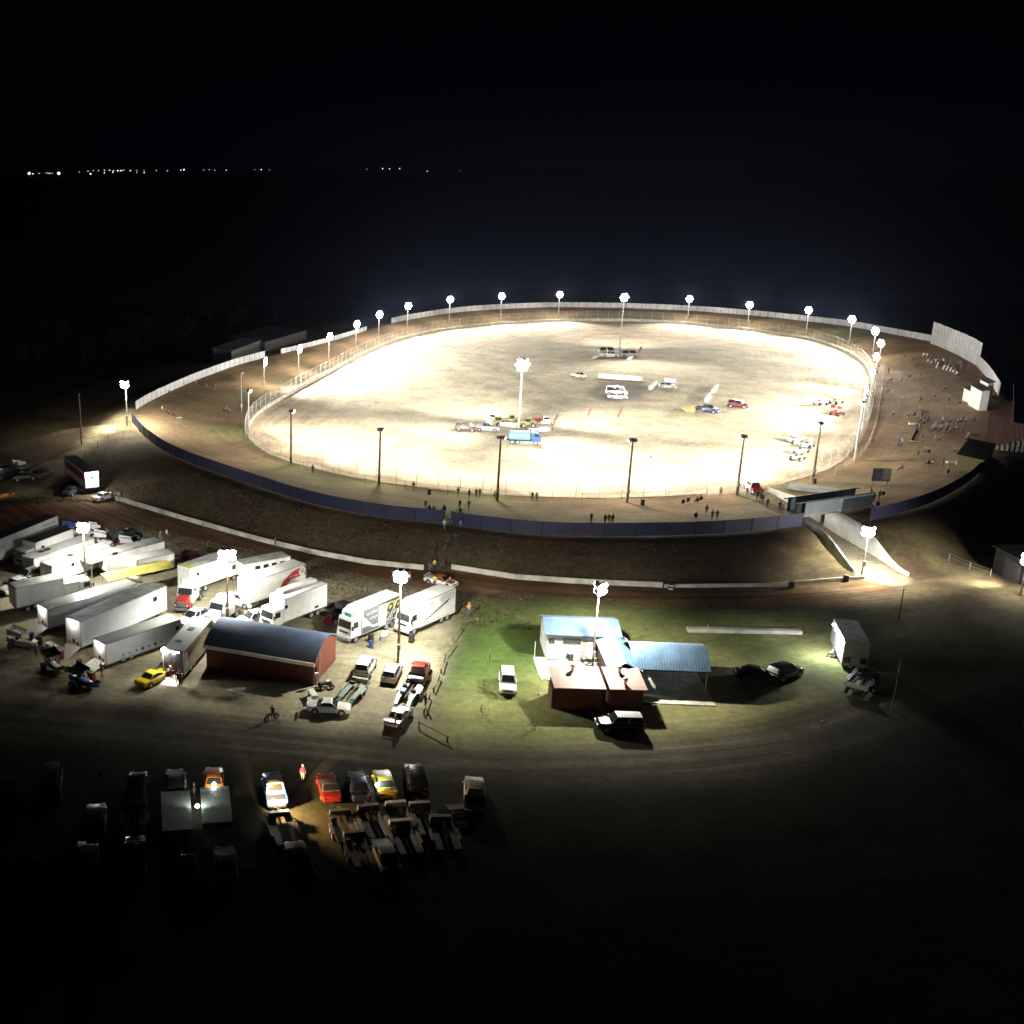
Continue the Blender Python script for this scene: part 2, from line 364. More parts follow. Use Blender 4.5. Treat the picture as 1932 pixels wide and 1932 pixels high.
# ------------------------------------------------------------------ lamps on masts
steel = M('galvanised_steel', (.42,.42,.41), .5, .5); timber = M('weathered_pole_timber', (.16,.115,.075), .85, var=.3, scale=1.2); dark = M('dark_metal', (.03,.03,.032), .5, .3)
grey = M('grey_paint', (.3,.3,.31), .5)
LENS = E('lit_floodlight_lens', (.92,.95,1.), 60.)
KP = 1.0
def spot(parent, loc, to, power, cone=150, blend=1., col=(1.,.95,.84), rad=.25):
    l = bpy.data.lights.new('floodlight_beam', 'SPOT'); l.energy = power*KP; l.spot_size = math.radians(cone); l.spot_blend = blend; l.color = col; l.shadow_soft_size = rad
    o = bpy.data.objects.new('floodlight_beam', l); C.objects.link(o); o.parent = parent; o.location = loc
    o.rotation_euler = (Vector(to)-Vector(loc)).to_track_quat('-Z', 'Y').to_euler(); return o
def point(parent, loc, power, col=(1,.95,.85), rad=.12):
    l = bpy.data.lights.new('lamp_glow', 'POINT'); l.energy = power*KP; l.color = col; l.shadow_soft_size = rad
    o = bpy.data.objects.new('lamp_glow', l); C.objects.link(o); o.parent = parent; o.location = loc; return o
def bowl(t, c, a, r, lit):
    n = Vector((math.cos(.45)*math.cos(a), math.cos(.45)*math.sin(a), -math.sin(.45)))
    fo = MB().tube(c-n*r*.9, c, r*.45, r*.98, 12).build('floodlight', grey, t, smooth=True)
    q = n.to_track_quat('Z','Y'); m = MB()
    m.loft([[c+q @ Vector((r*.95*math.cos(u)*math.cos(2*math.pi*k/12), r*.95*math.cos(u)*math.sin(2*math.pi*k/12), r*.62*math.sin(u)+.01)) for k in range(12)] for u in (0,.4,.8,1.2,1.5)])
    m.build('lens', LENS if lit else grey, fo, smooth=True)
def mast(label, base, head_py, lamps, aim, power, mat=steel, group=None, r=.16, name='light_mast', cone=112, dz=0, tiltz=-2.1, box=True, big=1.0, rows=1, fwd=24., spill=0.):
    """aim: heading angles (radians) of the heads; lamps: number of lit heads"""
    b = gp(*base); H = up(b.x, b.y, head_py)-b.z+dz
    t = thing(name, label, 'light mast', b, 0, group)
    MB().tube((0,0,-.3), (0,0,H), r, r*.6, 10).build('pole', mat, t, smooth=True)
    if box: MB().box((0,-r-.1,2.0), (.4,.2,.7)).build('switch_box', grey, t, bevel=.02)
    for a in aim:
        ca, sa = math.cos(a), math.sin(a)
        for rw in range(rows): MB().box((.12*ca, .12*sa, H-.1-rw*.56*big), (.12,1.0*big*lamps*.5,.12), a).build('crossarm', mat, t)
        for rw in range(rows):
            nl = {3: (2,3,2), 2: (lamps, lamps), 1: (lamps,)}[rows][rw]  # heads enlarged and stacked in tiers to imitate the lamps' round glare
            for k in range(nl):
                off = (k-(nl-1)/2)*.62*big; cx, cy = .35*ca-off*sa, .35*sa+off*ca
                bowl(t, Vector((cx, cy, H-rw*.56*big)), a, .37*big if power else .3, bool(power))
        if power:
            spot(t, (.9*ca, .9*sa, H-.2), (fwd*ca, fwd*sa, H-.2+tiltz*fwd/12), power, cone)
    if spill: point(t, (2.2*math.cos(aim[0]),2.2*math.sin(aim[0]),H-.8), SPILL*spill, (1.,.9,.72), .3)
    return t
cen = np.mean(wall, 0)
def toward(base, p=None):
    b = gp(*base); q = cen if p is None else p
    return math.atan2(q[1]-b.y, q[0]-b.x)
PF = 112000.; SPILL = 4400.
far = [((498,727),677),((563,701),653),((620,681),630),((671,662),607),((714,644),589),((768,623),573),((847,611),561),((944,603),555),((1053,598),552),((1297,604),560),((1410,616),571),((1520,632),581),((1601,652),598),((1645,676),620)]
g = 'lit floodlight masts behind the far catch fence'
for i, (b, h) in enumerate(far):
    mast(f'lit floodlight mast behind far catch fence, {ordn(i)} from the left', b, h, 3, [toward(b)], PF, group=g, big=1.25, rows=3, spill=1)
right = [((1655,704),643),((1647,733),668),((1640,762),697),((1630,792),728),((1626,812),748)]
g = 'lit floodlight masts along the track end by the crowd'
for i, (b, h) in enumerate(right):
    mast(f'lit floodlight mast at right end of track, {ordn(i)} from the top', b, h, 3, [toward(b)], PF*.5, group=g, big=1.15, rows=3, spill=.35)
near = [((469,830),737),((549,876),776),((715,914),811),((938,944),826),((1183,947),831),((1390,934),824),((1533,908),799),((1612,868),759)]
g = 'floodlight masts along the near catch fence'
for i, (b, h) in enumerate(near):
    mast(f'dark floodlight mast seen from behind at near catch fence, {ordn(i)} from the left', b, h, 2, [toward(b)+.45, toward(b)-.45], PF*.42, mat=timber if 0 < i < 7 else steel, group=g, r=.24, spill=1.)
mast('slim single lamp pole on the left spectator bank', (456,781), 704, 1, [toward((456,781))], 0, r=.09)
mast('tall infield mast with brilliant lamps among the parked recovery trucks', (978,808), 680, 3, [0.3, 1.87, 3.44, 5.0], PF*3.2, r=.3, big=1.6, rows=3, cone=76, tiltz=-8.5)
mast('slim infield mast with double tier of lamps near far straight', (1168,667), 556, 3, [toward((1168,667), plane(1168,640,0)), -1.57], PF*.95, r=.2, rows=3, big=1.3)
PP = 43000.
def pit_mast(label, base, hy, heads, r, mat=timber, power=PP, rear=1.0, rdir=1.57, sy=-.2):
    """heads: (heading, lamps, angle from straight down, cone) for each cluster"""
    t = mast(label, base, hy, 1, [], 0, mat, r=r, name='pit_light_mast'); H = None
    b = gp(*base); H = up(b.x, b.y, hy)-b.z
    for a, n, off, cone, k in heads:
        ca, sa = math.cos(a), math.sin(a)
        MB().box((.12*ca,.12*sa,H-.15), (.12,.6*n,.12), a).build('crossarm', mat, t)
        for q in range(n):
            o = (q-(n-1)/2)*.7; cx, cy = .38*ca-o*sa, .38*sa+o*ca
            bowl(t, Vector((cx,cy,H+.1)), a, .44, True); bowl(t, Vector((cx,cy,H-.62)), a, .44, True)  # lower head added so the cluster has the round shape of lamp glare
    spot(t, (.2,sy,H-1.2), (.2,sy,0), power, 161, .5, (1.,.975,.83), .3)
    if rear: spot(t, (.1,.6,H-1.2), (.1+(3 if abs(rdir)<2 else 9)*math.cos(rdir),.6+12,H-1.2-4.4), power*.75*rear, 92, .9, (1.,.96,.83), .3)
    return t
pit_mast('pit light mast between the white transporters on the left', (163,1112), 990, [(-1.6,2,38,100,.6),(1.3,2,50,120,.7)], .15, power=PP*.30)
pit_mast('pit light mast with glaring lamp behind the blue roofed shed', (430,1178), 1042, [(-1.45,3,38,95,.75),(1.7,2,52,120,1.0)], .17, power=PP*.58)
pit_mast('pit light mast in front of the truck numbered 99', (751,1249), 1082, [(-1.8,2,36,95,.7),(1.4,3,52,120,.9)], .17, power=PP*.58)
pit_mast('pit light mast between clubhouse and toilet block', (1117,1263), 1106, [(-.9,2,48,105,.8),(1.9,1,50,120,.8)], .15, power=23000., sy=-1.1, rear=.9)
pit_mast('light mast beside the white tunnel wall', (1625,1087), 999, [(-2.4,2,48,120,.45),(-.9,2,50,130,.6)], .12, steel, 15000., .45)
pit_mast('lone light mast on the path outside the left fence corner', (240,804), 723, [(-2.4,3,52,120,1.0),(-.3,1,40,110,.4)], .16, steel, 26000., .4)
pit_mast('mast with lamp on the dark shed at the right edge', (1925,1122), 1052, [(2.4,2,60,130,.8),(-2.2,1,45,110,.5)], .12, steel, 2500., 12., 2.5)
b = gp(154,838); o = MB().tube((0,0,-.3),(0,0,up(b.x,b.y,742)-b.z),.17,.11,10).build('power_pole', timber, loc=b, smooth=True); tag(o, 'bare power pole without lamp beside the sandy path', 'pole')
b = gp(1683,1338); o = MB().tube((0,0,-.3),(0,0,up(b.x,b.y,1246)-b.z),.07,.05,8).build('flag_pole', steel, loc=b, smooth=True); tag(o, 'slim bare pole near the empty car trailer', 'pole')
b = gp(1695,1170); o = MB().tube((0,0,-.3),(0,0,up(b.x,b.y,1110)-b.z),.06,.05,8).build('flag_pole', dark, loc=b, smooth=True); tag(o, 'slim dark pole on the green verge below the tunnel wall', 'pole')
# town far away
tl = [(55,327,3),(62,328,1),(74,327,.7),(88,326,.7),(93,327,.9),(98,327,.6),(111,327,3.2),(150,325,.6),(166,323,.7),(171,328,1.5),(176,322,.6),(186,322,.6),(197,321,.7),(207,321,.9),(214,322,.8),(222,322,1.2),(228,322,1.2),(233,321,.8),(246,322,1),(258,322,.6),(197,326,.9),(213,325,.9),(258,326,.5),(272,326,.8),(272,322,.5),(295,322,.6),(316,322,.8),(341,321,1),(347,320,1.4),(384,321,.5),(395,320,.7),(405,321,.6),(427,321,.7),(493,320,.9),(480,320,.4),(508,320,.4),(692,319,.4),(722,318,.8),(735,318.5,.8),(754,318,.7),(806,323,.7),(868,322,.5)]
lamp = E('town_lamp', (1.,.92,.8), 5.)
for i, (x, y, s) in enumerate(tl):
    D = 7000.; r = ray(x, y); t = D/r[1]; p = Vector((r[0]*t, D, 0)); z = max(6., HC+r[2]*t)
    o = thing('distant_lamp', 'tiny far town light on the dark horizon', 'distant light', p, 0, 'town lights on the horizon')
    if s > 2.5: o['label'] = 'large bright town light at far left horizon, '+('left' if x < 80 else 'right')+' one of the big pair'
    MB().tube((0,0,0), (0,0,z), .6, .4, 6).build('pole', dark, o)
    MB().ball((0,0,z), 2.3*s, nu=8, nv=5).build('lantern', lamp, o, smooth=True)
# ------------------------------------------------------------------ fences, walls, bridge
def resample(P, step, closed=False):
    Q = np.vstack([P, P[:1]]) if closed else np.array(P)
    seg = np.hypot(*np.diff(Q, axis=0).T); L = np.concatenate([[0], np.cumsum(seg)])
    n = max(2, int(round(L[-1]/step))+(0 if closed else 1)); t = np.linspace(0, L[-1], n, endpoint=not closed)
    return np.stack([np.interp(t, L, Q[:,0]), np.interp(t, L, Q[:,1])], 1)
def crestpart(px, step): return resample(smooth_open([plane(x,y,ZC) for x,y in px]), step)
blue = corrugated('blue_sheet_fence', (.018,.021,.075), 'X', .3, .5); whitep = M('white_fence_panel', (.50,.51,.54), .55, var=.08, scale=.8, dirt=.1)
conc = M('pale_concrete', (.50,.47,.40), .85, var=.18, scale=.8, bump=.3); white = M('white_paint', (.78,.79,.79), .4, var=.05, dirt=.08, scale=.6, coat=.3)
def fence(px, label, step, h, mat, name='perimeter_fence', gap=.0, post=.05, group=None, panel='panel', postmat=None, zb=0.08, skip=()):
    P = crestpart(px, step); z = height(P[:,0], P[:,1]); t = thing(name, label, 'fence', (P[0][0],P[0][1],z[0]), 0, group)
    o = Vector((P[0][0],P[0][1],z[0])); pm = postmat or dark
    for i in range(len(P)-1):
        if i in skip: continue
        a = Vector((*P[i], z[i]))-o; b = Vector((*P[i+1], z[i+1]))-o; d = (b-a); u = d.normalized()
        a2, b2 = a+u*gap, b-u*gap; nn = Vector((-u.y,u.x,0))*.02; hh = h*random.uniform(.985,1.015)
        m = MB(); lo, hi = Vector((0,0,zb)), Vector((0,0,hh))
        m.loft([[a2+lo-nn,a2+lo+nn,a2+hi+nn,a2+hi-nn],[b2+lo-nn,b2+lo+nn,b2+hi+nn,b2+hi-nn]]); m.build(panel, mat, t)
    m = MB()
    for i in range(len(P)): a = Vector((*P[i], z[i]))-o; m.tube(a-Vector((0,0,.3)), a+Vector((0,0,h+.05)), post, n=6)
    m.build('post_line', pm, t)
    return t
fence(CREST_N[:4]+[(580,948),(700,973),(838,988)], 'dark blue sheet fence along the bank crest, left of the spectator gate', 4.5, 2.1, blue, gap=.02, post=.1)
fence([(852,990),(1000,1008),(1150,1012),(1300,1010),(1420,1003),(1512,993)], 'dark navy sheet fence along the bank crest, between gate and bridge', 4.5, 2.1, blue, gap=.02, post=.1)
fence([(1641,984),(1700,968),(1760,948),(1825,912),(1868,872)], 'short dark blue sheet fence on the crest, right of the bridge', 4.5, 2.0, blue, gap=.02)
g = 'white panel fence around the far side of the speedway'
fence([(256,774),(290,754),(360,722),(440,692),(500,675)], 'white panel fence with dark gaps, far left run up to the low shed', 2.75, 2.0, whitep, 'panel_fence', .09, group=g)
fence([(530,668),(580,656),(640,640),(692,624)], 'white panel fence, short run in front of the low sheds at left', 2.75, 1.5, whitep, 'panel_fence', .09, group=g)
fence([(738,611),(770,604),(860,590),(960,583),(1060,580),(1180,581.5)], 'white panel fence behind the far straight, left of the slim infield mast', 2.9, 2.0, whitep, 'panel_fence', .07, group=g)
fence([(1181,581.5),(1290,586),(1400,594),(1500,604),(1600,616),(1700,634),(1757,645)], 'white panel fence behind the far straight, running down to the tall screen', 2.9, 2.0, whitep, 'panel_fence', .07, group=g)
fence([(1755,648),(1800,667),(1846,693)], 'tall white corrugated screen behind the right spectator bank', 2.5, 6.6, corrugated('white_screen', (.6,.63,.7), 'X', .4), 'screen_wall', .07)
fence([(1842,691),(1864,716),(1884,748)], 'dim pale panel fence curving beyond the tall screen', 2.4, 3.2, whitep, 'panel_fence', .05, group=g)
# the wall and catch fence round the track
W = resample(wall, 3.9, True); nW = len(W); zW = height(W[:,0]*.999+cen[0]*.001, W[:,1]*.999+cen[1]*.001)
def loop_wall(P, h, th, name, label, cat, mat, zoff=0):
    o = Vector((*P[0], 0)); m = MB(); rings = []
    for i in range(len(P)):
        d = P[min(i+1, len(P)-1)]-P[max(i-1, 0)]; d = d/np.hypot(*d); n = np.array([-d[1], d[0]])*th/2; z = hgt(*P[i])+zoff
        a, b = P[i]-n-np.array(o[:2]), P[i]+n-np.array(o[:2]); hh = .12+(h-.12)*float(sst(205, 250, np.array(P[i][1]))); rings.append([(a[0],a[1],z-.4),(b[0],b[1],z-.4),(b[0],b[1],z+hh),(a[0],a[1],z+hh)])
    m.loft(rings); q = m.build(name, mat, None, loc=o); tag(q, label, cat); return q
W2 = resample(wall, 2.0, True)
gap = np.array(plane(1442,928,ZT))
Wl = [p for p in W2]; k0 = int(np.argmin(np.hypot(*(W2-gap).T))); ring = np.roll(W2, -k0-4, axis=0)[:-8]
loop_wall(ring, .95, .25, 'track_wall', 'pale concrete safety wall running around the dirt track', 'wall', conc)
wire = netting('chain_wire', (.5,.5,.46), .16); postm = M('painted_fence_post', (.55,.53,.46), .5, .2)
def catch(P, label, h=3.6, lean=True, rails=(1.0,2.2,3.5)):
    o = Vector((*P[0], hgt(*P[0]))); t = thing('catch_fence', label, 'catch fence', o, 0, 'catch fences around the track')
    base = [Vector((*p, hgt(*(p+(cen-p)*.002))))-o for p in P]; top = []
    for p, b in zip(P, base):
        q = cen-p; q = Vector((*(q/np.hypot(*q)), 0)); m = MB(); k = b+Vector((0,0,h-.5)); e = b+Vector((0,0,h))+q*.55
        m.tube(b-Vector((0,0,.3)), k, .05, n=6); m.tube(k, e, .045, n=6); m.build('post', postm, t); top.append((k, e))
    r = MB()
    for z in rails:
        pts = [b+Vector((0,0,z)) for b in base] if z < h-.4 else [k[1] for k in top]
        r.path(pts, .022, 5)
    r.build('rail', postm, t)
    m = MB()
    for i in range(len(P)-1):
        m.quad(base[i]+Vector((0,0,.9)), base[i+1]+Vector((0,0,.9)), top[i+1][0], top[i][0]); m.quad(top[i][0], top[i+1][0], top[i+1][1], top[i][1])
    m.build('wire_netting', wire, t); return t
out = np.array([p+(p-cen)/np.hypot(*(p-cen))*.55 for p in resample(ring, 3.9)])
proj = lambda p: HC  # kept simple: split by where each post stands
A = [i for i, p in enumerate(out)]
ys = out[:,1]; xs = out[:,0]
right_i = [i for i in A if xs[i] > plane(1600,870,ZT)[0]-2 and ys[i] < plane(1620,681,ZT)[1]]
r0, r1 = min(right_i), max(right_i)
nearA = list(range(0, r0+1)); 
# ring order: walk it and cut it into near / right / far by height in the picture
def cut(idx): return np.array([out[i] for i in idx])
far_i = [i for i in A if ys[i] > plane(474,797,ZT)[1]+1 and not (r0 <= i <= r1)]
runs = []; cur = []
kind = ['R' if r0 <= i <= r1 else ('F' if ys[i] > plane(474,797,ZT)[1]+1 else 'N') for i in A]
for i in A:
    if cur and kind[i] != kind[cur[-1]]: runs.append((kind[cur[-1]], cur+[i])); cur = []
    cur.append(i)
runs.append((kind[cur[-1]], cur))
names = {'F': 'tall wire catch fence with leaning post tops along the far side of track', 'R': 'tall wire catch fence at the right end of the track, beside the crowd', 'N': 'faint wire catch fence along the near side of the track'}
seen = {}
for k, idx in runs:
    seen[k] = seen.get(k, 0)+1
    if len(idx) > 2: catch(cut(idx), names[k]+('' if seen[k] == 1 else ', stretch near the entry road'))
# low spectator fence
sp = [(456,826),(468,845),(520,873),(574,888),(650,908),(720,921),(817,931),(900,939),(1000,947),(1100,950),(1200,950),(1300,944),(1395,934)]
def rail_fence(pts, label, step, h, mat, name='spectator_fence', rails=(.55,1.0), net=None, r=.04, cat='fence'):
    G = [gp(x,y) for x,y in pts]; P = resample(np.array([g[:2] for g in G]), step); o = Vector((*P[0], hgt(*P[0])))
    t = thing(name, label, cat, o); base = [Vector((*p, hgt(*p)))-o for p in P]
    for b in base[:100]: MB().tube(b-Vector((0,0,.3)), b+Vector((0,0,h)), r, n=6).build('post', mat, t)
    m = MB()
    for z in rails: m.path([b+Vector((0,0,z)) for b in base], r*.45, 5)
    m.build('rail', mat, t)
    if net:
        m = MB()
        for a, b in zip(base[:-1], base[1:]): m.quad(a+Vector((0,0,.1)), b+Vector((0,0,.1)), b+Vector((0,0,1.)), a+Vector((0,0,1.)))
        m.build('wire_netting', net, t)
    return t
rail_fence(sp, 'low post and wire fence between near spectators and catch fence', 7.5, 1.9, steel, net=wire)
rail_fence([(1671,690),(1660,760),(1652,805),(1637,845),(1614,872),(1575,896)], 'pale post and wire fence in front of the right spectator bank', 6, 1.6, postm, net=wire)
rail_fence([(238,800),(205,826),(175,851),(140,880),(108,907)], 'low post fence along left side of the sandy path', 6, 1.2, timber, rails=(1.0,))
rail_fence([(246,812),(222,835),(190,863),(160,890),(125,920)], 'low post fence along right side of the sandy path', 6, 1.2, timber, rails=(1.0,))
rail_fence([(10,855),(80,840),(150,830)], 'sagging wire fence across the dark field at far left', 9, 1.1, timber, rails=(1.0,))
# low barrier at the foot of the bank
barrier = M('whitewashed_barrier', (.62,.60,.52), .7, var=.15, scale=.5, dirt=.2)
def barrier_wall(px, label, gap_every=9, h=.75):
    G = resample(smooth_open([plane(x,y,0) for x,y in px]), gap_every); o = Vector((*G[0], 0)); t = thing('barrier_wall', label, 'barrier', o)
    for a, b in zip(G[:-1], G[1:]):
        za, zb = hgt(*a), hgt(*b); d = (b-a)/np.hypot(*(b-a)); a = a+d*.03; b = b-d*.03; n = np.array([-d[1], d[0]])*.14
        r = lambda p, z: [(p[0]-n[0]-o[0],p[1]-n[1]-o[1],z-.3),(p[0]+n[0]-o[0],p[1]+n[1]-o[1],z-.3),(p[0]+n[0]*.7-o[0],p[1]+n[1]*.7-o[1],z+h),(p[0]-n[0]*.7-o[0],p[1]-n[1]*.7-o[1],z+h)]
        MB().loft([r(a,za), r(b,zb)]).build('barrier_block', barrier, t)
barrier_wall([(217,943),(350,982),(520,1029),(650,1057),(755,1073),(800,1075)], 'white concrete barrier at the bank foot, left of the spectator steps')
barrier_wall([(851,1074),(872,1082),(1000,1095),(1130,1103),(1250,1108)], 'grey concrete barrier at bank foot from the steps to the drums')
barrier_wall([(1252,1108.5),(1400,1108),(1500,1104),(1630,1092)], 'low pale barrier at the bank foot, ending at the tunnel wall', 14, .5)
# retaining walls of the entry cut and the bridge
wconc = M('white_render', (.66,.67,.64), .7, var=.12, scale=.4, dirt=.15); gconc = M('grey_render', (.3,.31,.3), .8, var=.2, scale=.5)
def side_line(side, t0, t1):
    P = resample(cut_line, 1.5); L = np.linspace(0, 1, len(P)); q = [p for p, l in zip(P, L) if t0 <= l <= t1]; out_ = []
    for i in range(len(q)):
        d = q[min(i+1,len(q)-1)]-q[max(i-1,0)]; d = d/np.hypot(*d); out_.append(q[i]+np.array([-d[1], d[0]])*side*CUT_W)
    return out_
def retaining(side, t0, t1, label, mat, extra, th=.3):
    q = side_line(side, t0, t1); o = Vector((*q[0], 0)); rings = []
    for i, p in enumerate(q):
        d = q[min(i+1,len(q)-1)]-q[max(i-1,0)]; d = d/np.hypot(*d); n = np.array([-d[1], d[0]])*side
        zt = float(height(np.array([p[0]+n[0]*1.2]), np.array([p[1]+n[1]*1.2]), raw=True)[0])+extra; zt = max(zt, .45)
        a = p-n*th/2-np.array(o[:2]); b = p+n*th/2-np.array(o[:2]); rings.append([(a[0],a[1],-.5),(b[0],b[1],-.5),(b[0],b[1],zt),(a[0],a[1],zt)])
    m = MB().loft(rings); tag(m.build('retaining_wall', mat, loc=o), label, 'retaining wall')
retaining(1, .1, .5, 'white wall beside the entry road inside the speedway', wconc, .5)
retaining(1, .5, 1., 'long white wedge wall below the bridge, tapering to the right', wconc, .35)
retaining(-1, .6, .97, 'thin grey wall edging the dark side of the tunnel road', gconc, .25)
# bridge
B0, B1 = np.array((79.8,164.2)), np.array((94.2,170.2)); bd = (B1-B0); bl = float(np.hypot(*bd)); ba = math.atan2(bd[1], bd[0]); bm_ = (B0+B1)/2
t = thing('footbridge', 'grey footbridge with solid panel sides over the entry road', 'bridge', (bm_[0],bm_[1],ZC+.1), ba)
MB().box((0,1.2,.1), (bl+1,2.9,.35)).build('deck', gconc, t)
pan = corrugated('grey_blue_panel', (.20,.25,.30), 'X', .3)
for y, lab in ((-.25,'near'),(2.65,'far')):
    MB().box((.6 if y < 0 else 0,y,1.25), (bl-1.2,.06,2.0)).build('side_panel', pan, t); MB().box((0,y,2.33), (bl+.4,.16,.14)).build('top_rail', dark, t)
MB().box((-bl/2-.1,-.1,1.0),(.9,.5,2.6)).build('end_post', dark, t, bevel=.03)
for x in (-bl/2+.6, bl/2-.6): MB().box((x,1.2,-1.7), (.5,2.4,3.3)).build('pier', gconc, t)
# slab and little hut by the entry
p = gp(1580,930); t = thing('sign_board', 'square dark sign board with one shiny half on the right bank', 'sign', gp(1660,914), -.1)
MB().box((0,0,1.75),(3.1,.08,2.3)).build('board', pan, t, bevel=.02); MB().box((.85,-.07,1.9),(1.2,.03,1.9)).build('poster', M('pale_poster',(.6,.68,.7),.3), t)
m = MB(); m.tube((-1.2,0,-.2),(-1.2,0,.7),.06); m.tube((1.2,0,-.2),(1.2,0,.7),.06); m.build('legs_frame', dark, t)
p = gp(1552,926); d = bd/bl; o = MB().box((0,0,.1),(11,5,.2)).build('paving_slab', gconc, loc=p); o.rotation_euler = (0,0,-.55); tag(o,'flat grey concrete slab between the white wall and bridge','slab')
def bin_(px, label):
    t = thing('rubbish_drum','x','rubbish bin',gp(*px)); t['label'] = label
    MB().tube((0,0,0),(0,0,.95),.33,n=12).build('drum', M('rusty_dark_drum',(.06,.045,.04),.7), t); MB().tube((0,0,.95),(0,0,1.0),.36,n=12).build('rim', dark, t)
bin_((810,933),'dark rubbish drum at the near fence, left of the standing people')
bin_((1212,953),'dark rubbish drum at the near fence, right of the tall pole')
bin_((1536,912),'dark square-looking drum beside the end of the white wall')
for px, l in (((1265,1113),'pair of white banded drums at the dim barrier, far end'),((1493,1109),'dark tyre stack beside the gap in the low barrier'),((1596,1096),'dark pipe end lying by the foot of the tunnel wall')):
    t = thing('road_drum', l, 'drum', gp(*px)); MB().tube((0,0,0),(0,0,.9),.36,n=12).build('drum', M('rusty_dark_drum',(.06,.045,.04),.7), t)
    mm = white if 'white' in l else dark; MB().tube((0,0,.6),(0,0,.8),.38,n=12).tube((0,0,.15),(0,0,.35),.38,n=12).build('band', mm, t)
# ------------------------------------------------------------------ buildings
def frame_from(a, b):
    A, B = gp(*a), gp(*b); return A, math.atan2(B.y-A.y, B.x-A.x), (B-A).length
redsheet = corrugated('red_sheet_wall', (.115,.02,.013), 'X', .25); redend = corrugated('red_sheet_end', (.15,.028,.018), 'Y', .25)
bluer = corrugated('blue_roof_sheet', (.075,.125,.225), 'X', .25, .85, 0)
# red shed with curved blue roof
A, ang, L = frame_from((390,1258),(592,1294)); B2 = gp(632,1245); Wd = (B2-gp(592,1294)).length
t = thing('red_shed', 'red sheet metal shed with curved dark blue roof and white gutter', 'shed', A, ang); he, hr = 2.75, 4.3
MB().box((L/2,.06,he/2),(L,.12,he)).build('wall', redsheet, t); MB().box((L/2,Wd-.06,he/2),(L,.12,he)).build('wall', redsheet, t)
arc = [(y, he+(hr-he)*math.sin(math.pi*y/Wd)**.9 if 0 < y < Wd else he) for y in [Wd*k/14 for k in range(15)]]
for x in (.06, L-.06): MB().prism([(.121,0),(Wd-.121,0)]+[(min(max(y,.121),Wd-.121),z) for y, z in reversed(arc)], 'x', x-.06, x+.06).build('end_wall', redend, t)
m = MB(); m.loft([[(x, y-.2*(1-2*y/Wd), z+.05) for y, z in arc]+[(x, y-.2*(1-2*y/Wd), z+.13) for y, z in reversed(arc)] for x in (-.25, L+.2)]); rf = m.build('roof', bluer, t, smooth=True)
MB().box((L/2-.05,-.3,he-.12),(L+.35,.16,.42)).build('gutter', white, t); MB().tube((L+.05,1.7,0),(L+.05,1.7,he+.6),.05).build('downpipe', white, t)
MB().box((L+.16,.9,1.05),(.06,.9,2.1)).build('door', M('dark_red_door',(.09,.02,.016),.5), t)
t = thing('meter_post','white meter box on a post at the red shed corner','meter box',gp(597,1296)); MB().tube((0,0,0),(0,0,1.3),.05).build('post',white,t); MB().box((0,0,1.5),(.4,.3,.45)).build('box',white,t,bevel=.02)
# clubhouse
A, ang, L = frame_from((1029,1243),(1116,1246)); wallw = corrugated('white_cladding', (.74,.74,.72), 'Z', .3, .5); lb = corrugated('pale_blue_roof', (.105,.185,.28), 'X', .3, .4, .1)
t = thing('clubhouse', 'white clad clubhouse with pale blue roof and gabled wing', 'building', A, ang); D = 5.2; h1, h2 = 3.25, 4.1
x2 = L+2.9
for c, s in (((L/2,.07,h1/2),(L,.14,h1)),((x2/2,D-.07,h1/2),(x2,.14,h1))): MB().box(c, s).build('wall', wallw, t)
for xx in (.07, x2-.07): MB().prism([(.141,0),(D-.141,0),(D-.141,h1),(D/2,h2-.1),(.141,h1)], 'x', xx-.07, xx+.07).build('end_wall', wallw, t)
m = MB(); e = .35
m.prism([(-e,h1-.08),(D/2,h2),(D+e,h1-.08),(D+e,h1+.02),(D/2,h2+.1),(-e,h1+.02)], 'x', -.3, x2+.3); m.build('roof', lb, t)
glass = M('dark_window_glass', (.02,.024,.028), .12, var=.05)
for cx, w_ in ((.65,.5),(1.25,.5),(3.4,.75),(4.7,1.8),(6.0,.75)):
    sc = L/8.6; f = MB().box((cx*sc,-.02,2.35),(w_*sc+.12,.05,.72)).build('window', white, t); MB().box((cx*sc,-.055,2.35),(w_*sc,.03,.6)).build('pane', glass, f)
MB().box((L/2,-.34-.0,h1-.14),(L+.2,.1,.14)).build('gutter', M('navy_gutter',(.02,.03,.08),.4), t); MB().box((L/2,-.35,.25),(L-.2,.5,.12)).build('ledge', gconc, t)
# wing
w0, w1, wy = L+.55, L+3.5, -8.3; wm = (w0+w1)/2; brick = bricks('dark_red_brick', (.15,.05,.035), (.11,.035,.026), (.2,.17,.14))
for xx in (w0+.1, w1-.1): MB().box((xx,(wy+1.0)/2+.0,1.3),(.18,-wy-1.2,2.6)).build('wing_wall', brick, t)
MB().prism([(w0+.2,0),(w1-.2,0),(w1-.2,2.6),(wm,3.3),(w0+.2,2.6)], 'y', wy+.7, wy+.85).build('gable_wall', brick, t)
MB().prism([(w0-.35,2.55),(wm,3.5),(w1+.35,2.55),(w1+.35,2.66),(wm,3.62),(w0-.35,2.66)], 'y', wy, 1.0).build('wing_roof', corrugated('pale_blue_roof_wing', (.10,.19,.27), 'Y', .3, .4, .1), t)
MB().box((w1+.36,(wy+1)/2,2.6),(.1,-wy+.8,.14)).build('gutter', white, t); MB().box((w0+.3,wy-.05,2.6),(1.2,.1,.5)).build('sign_panel', white, t)
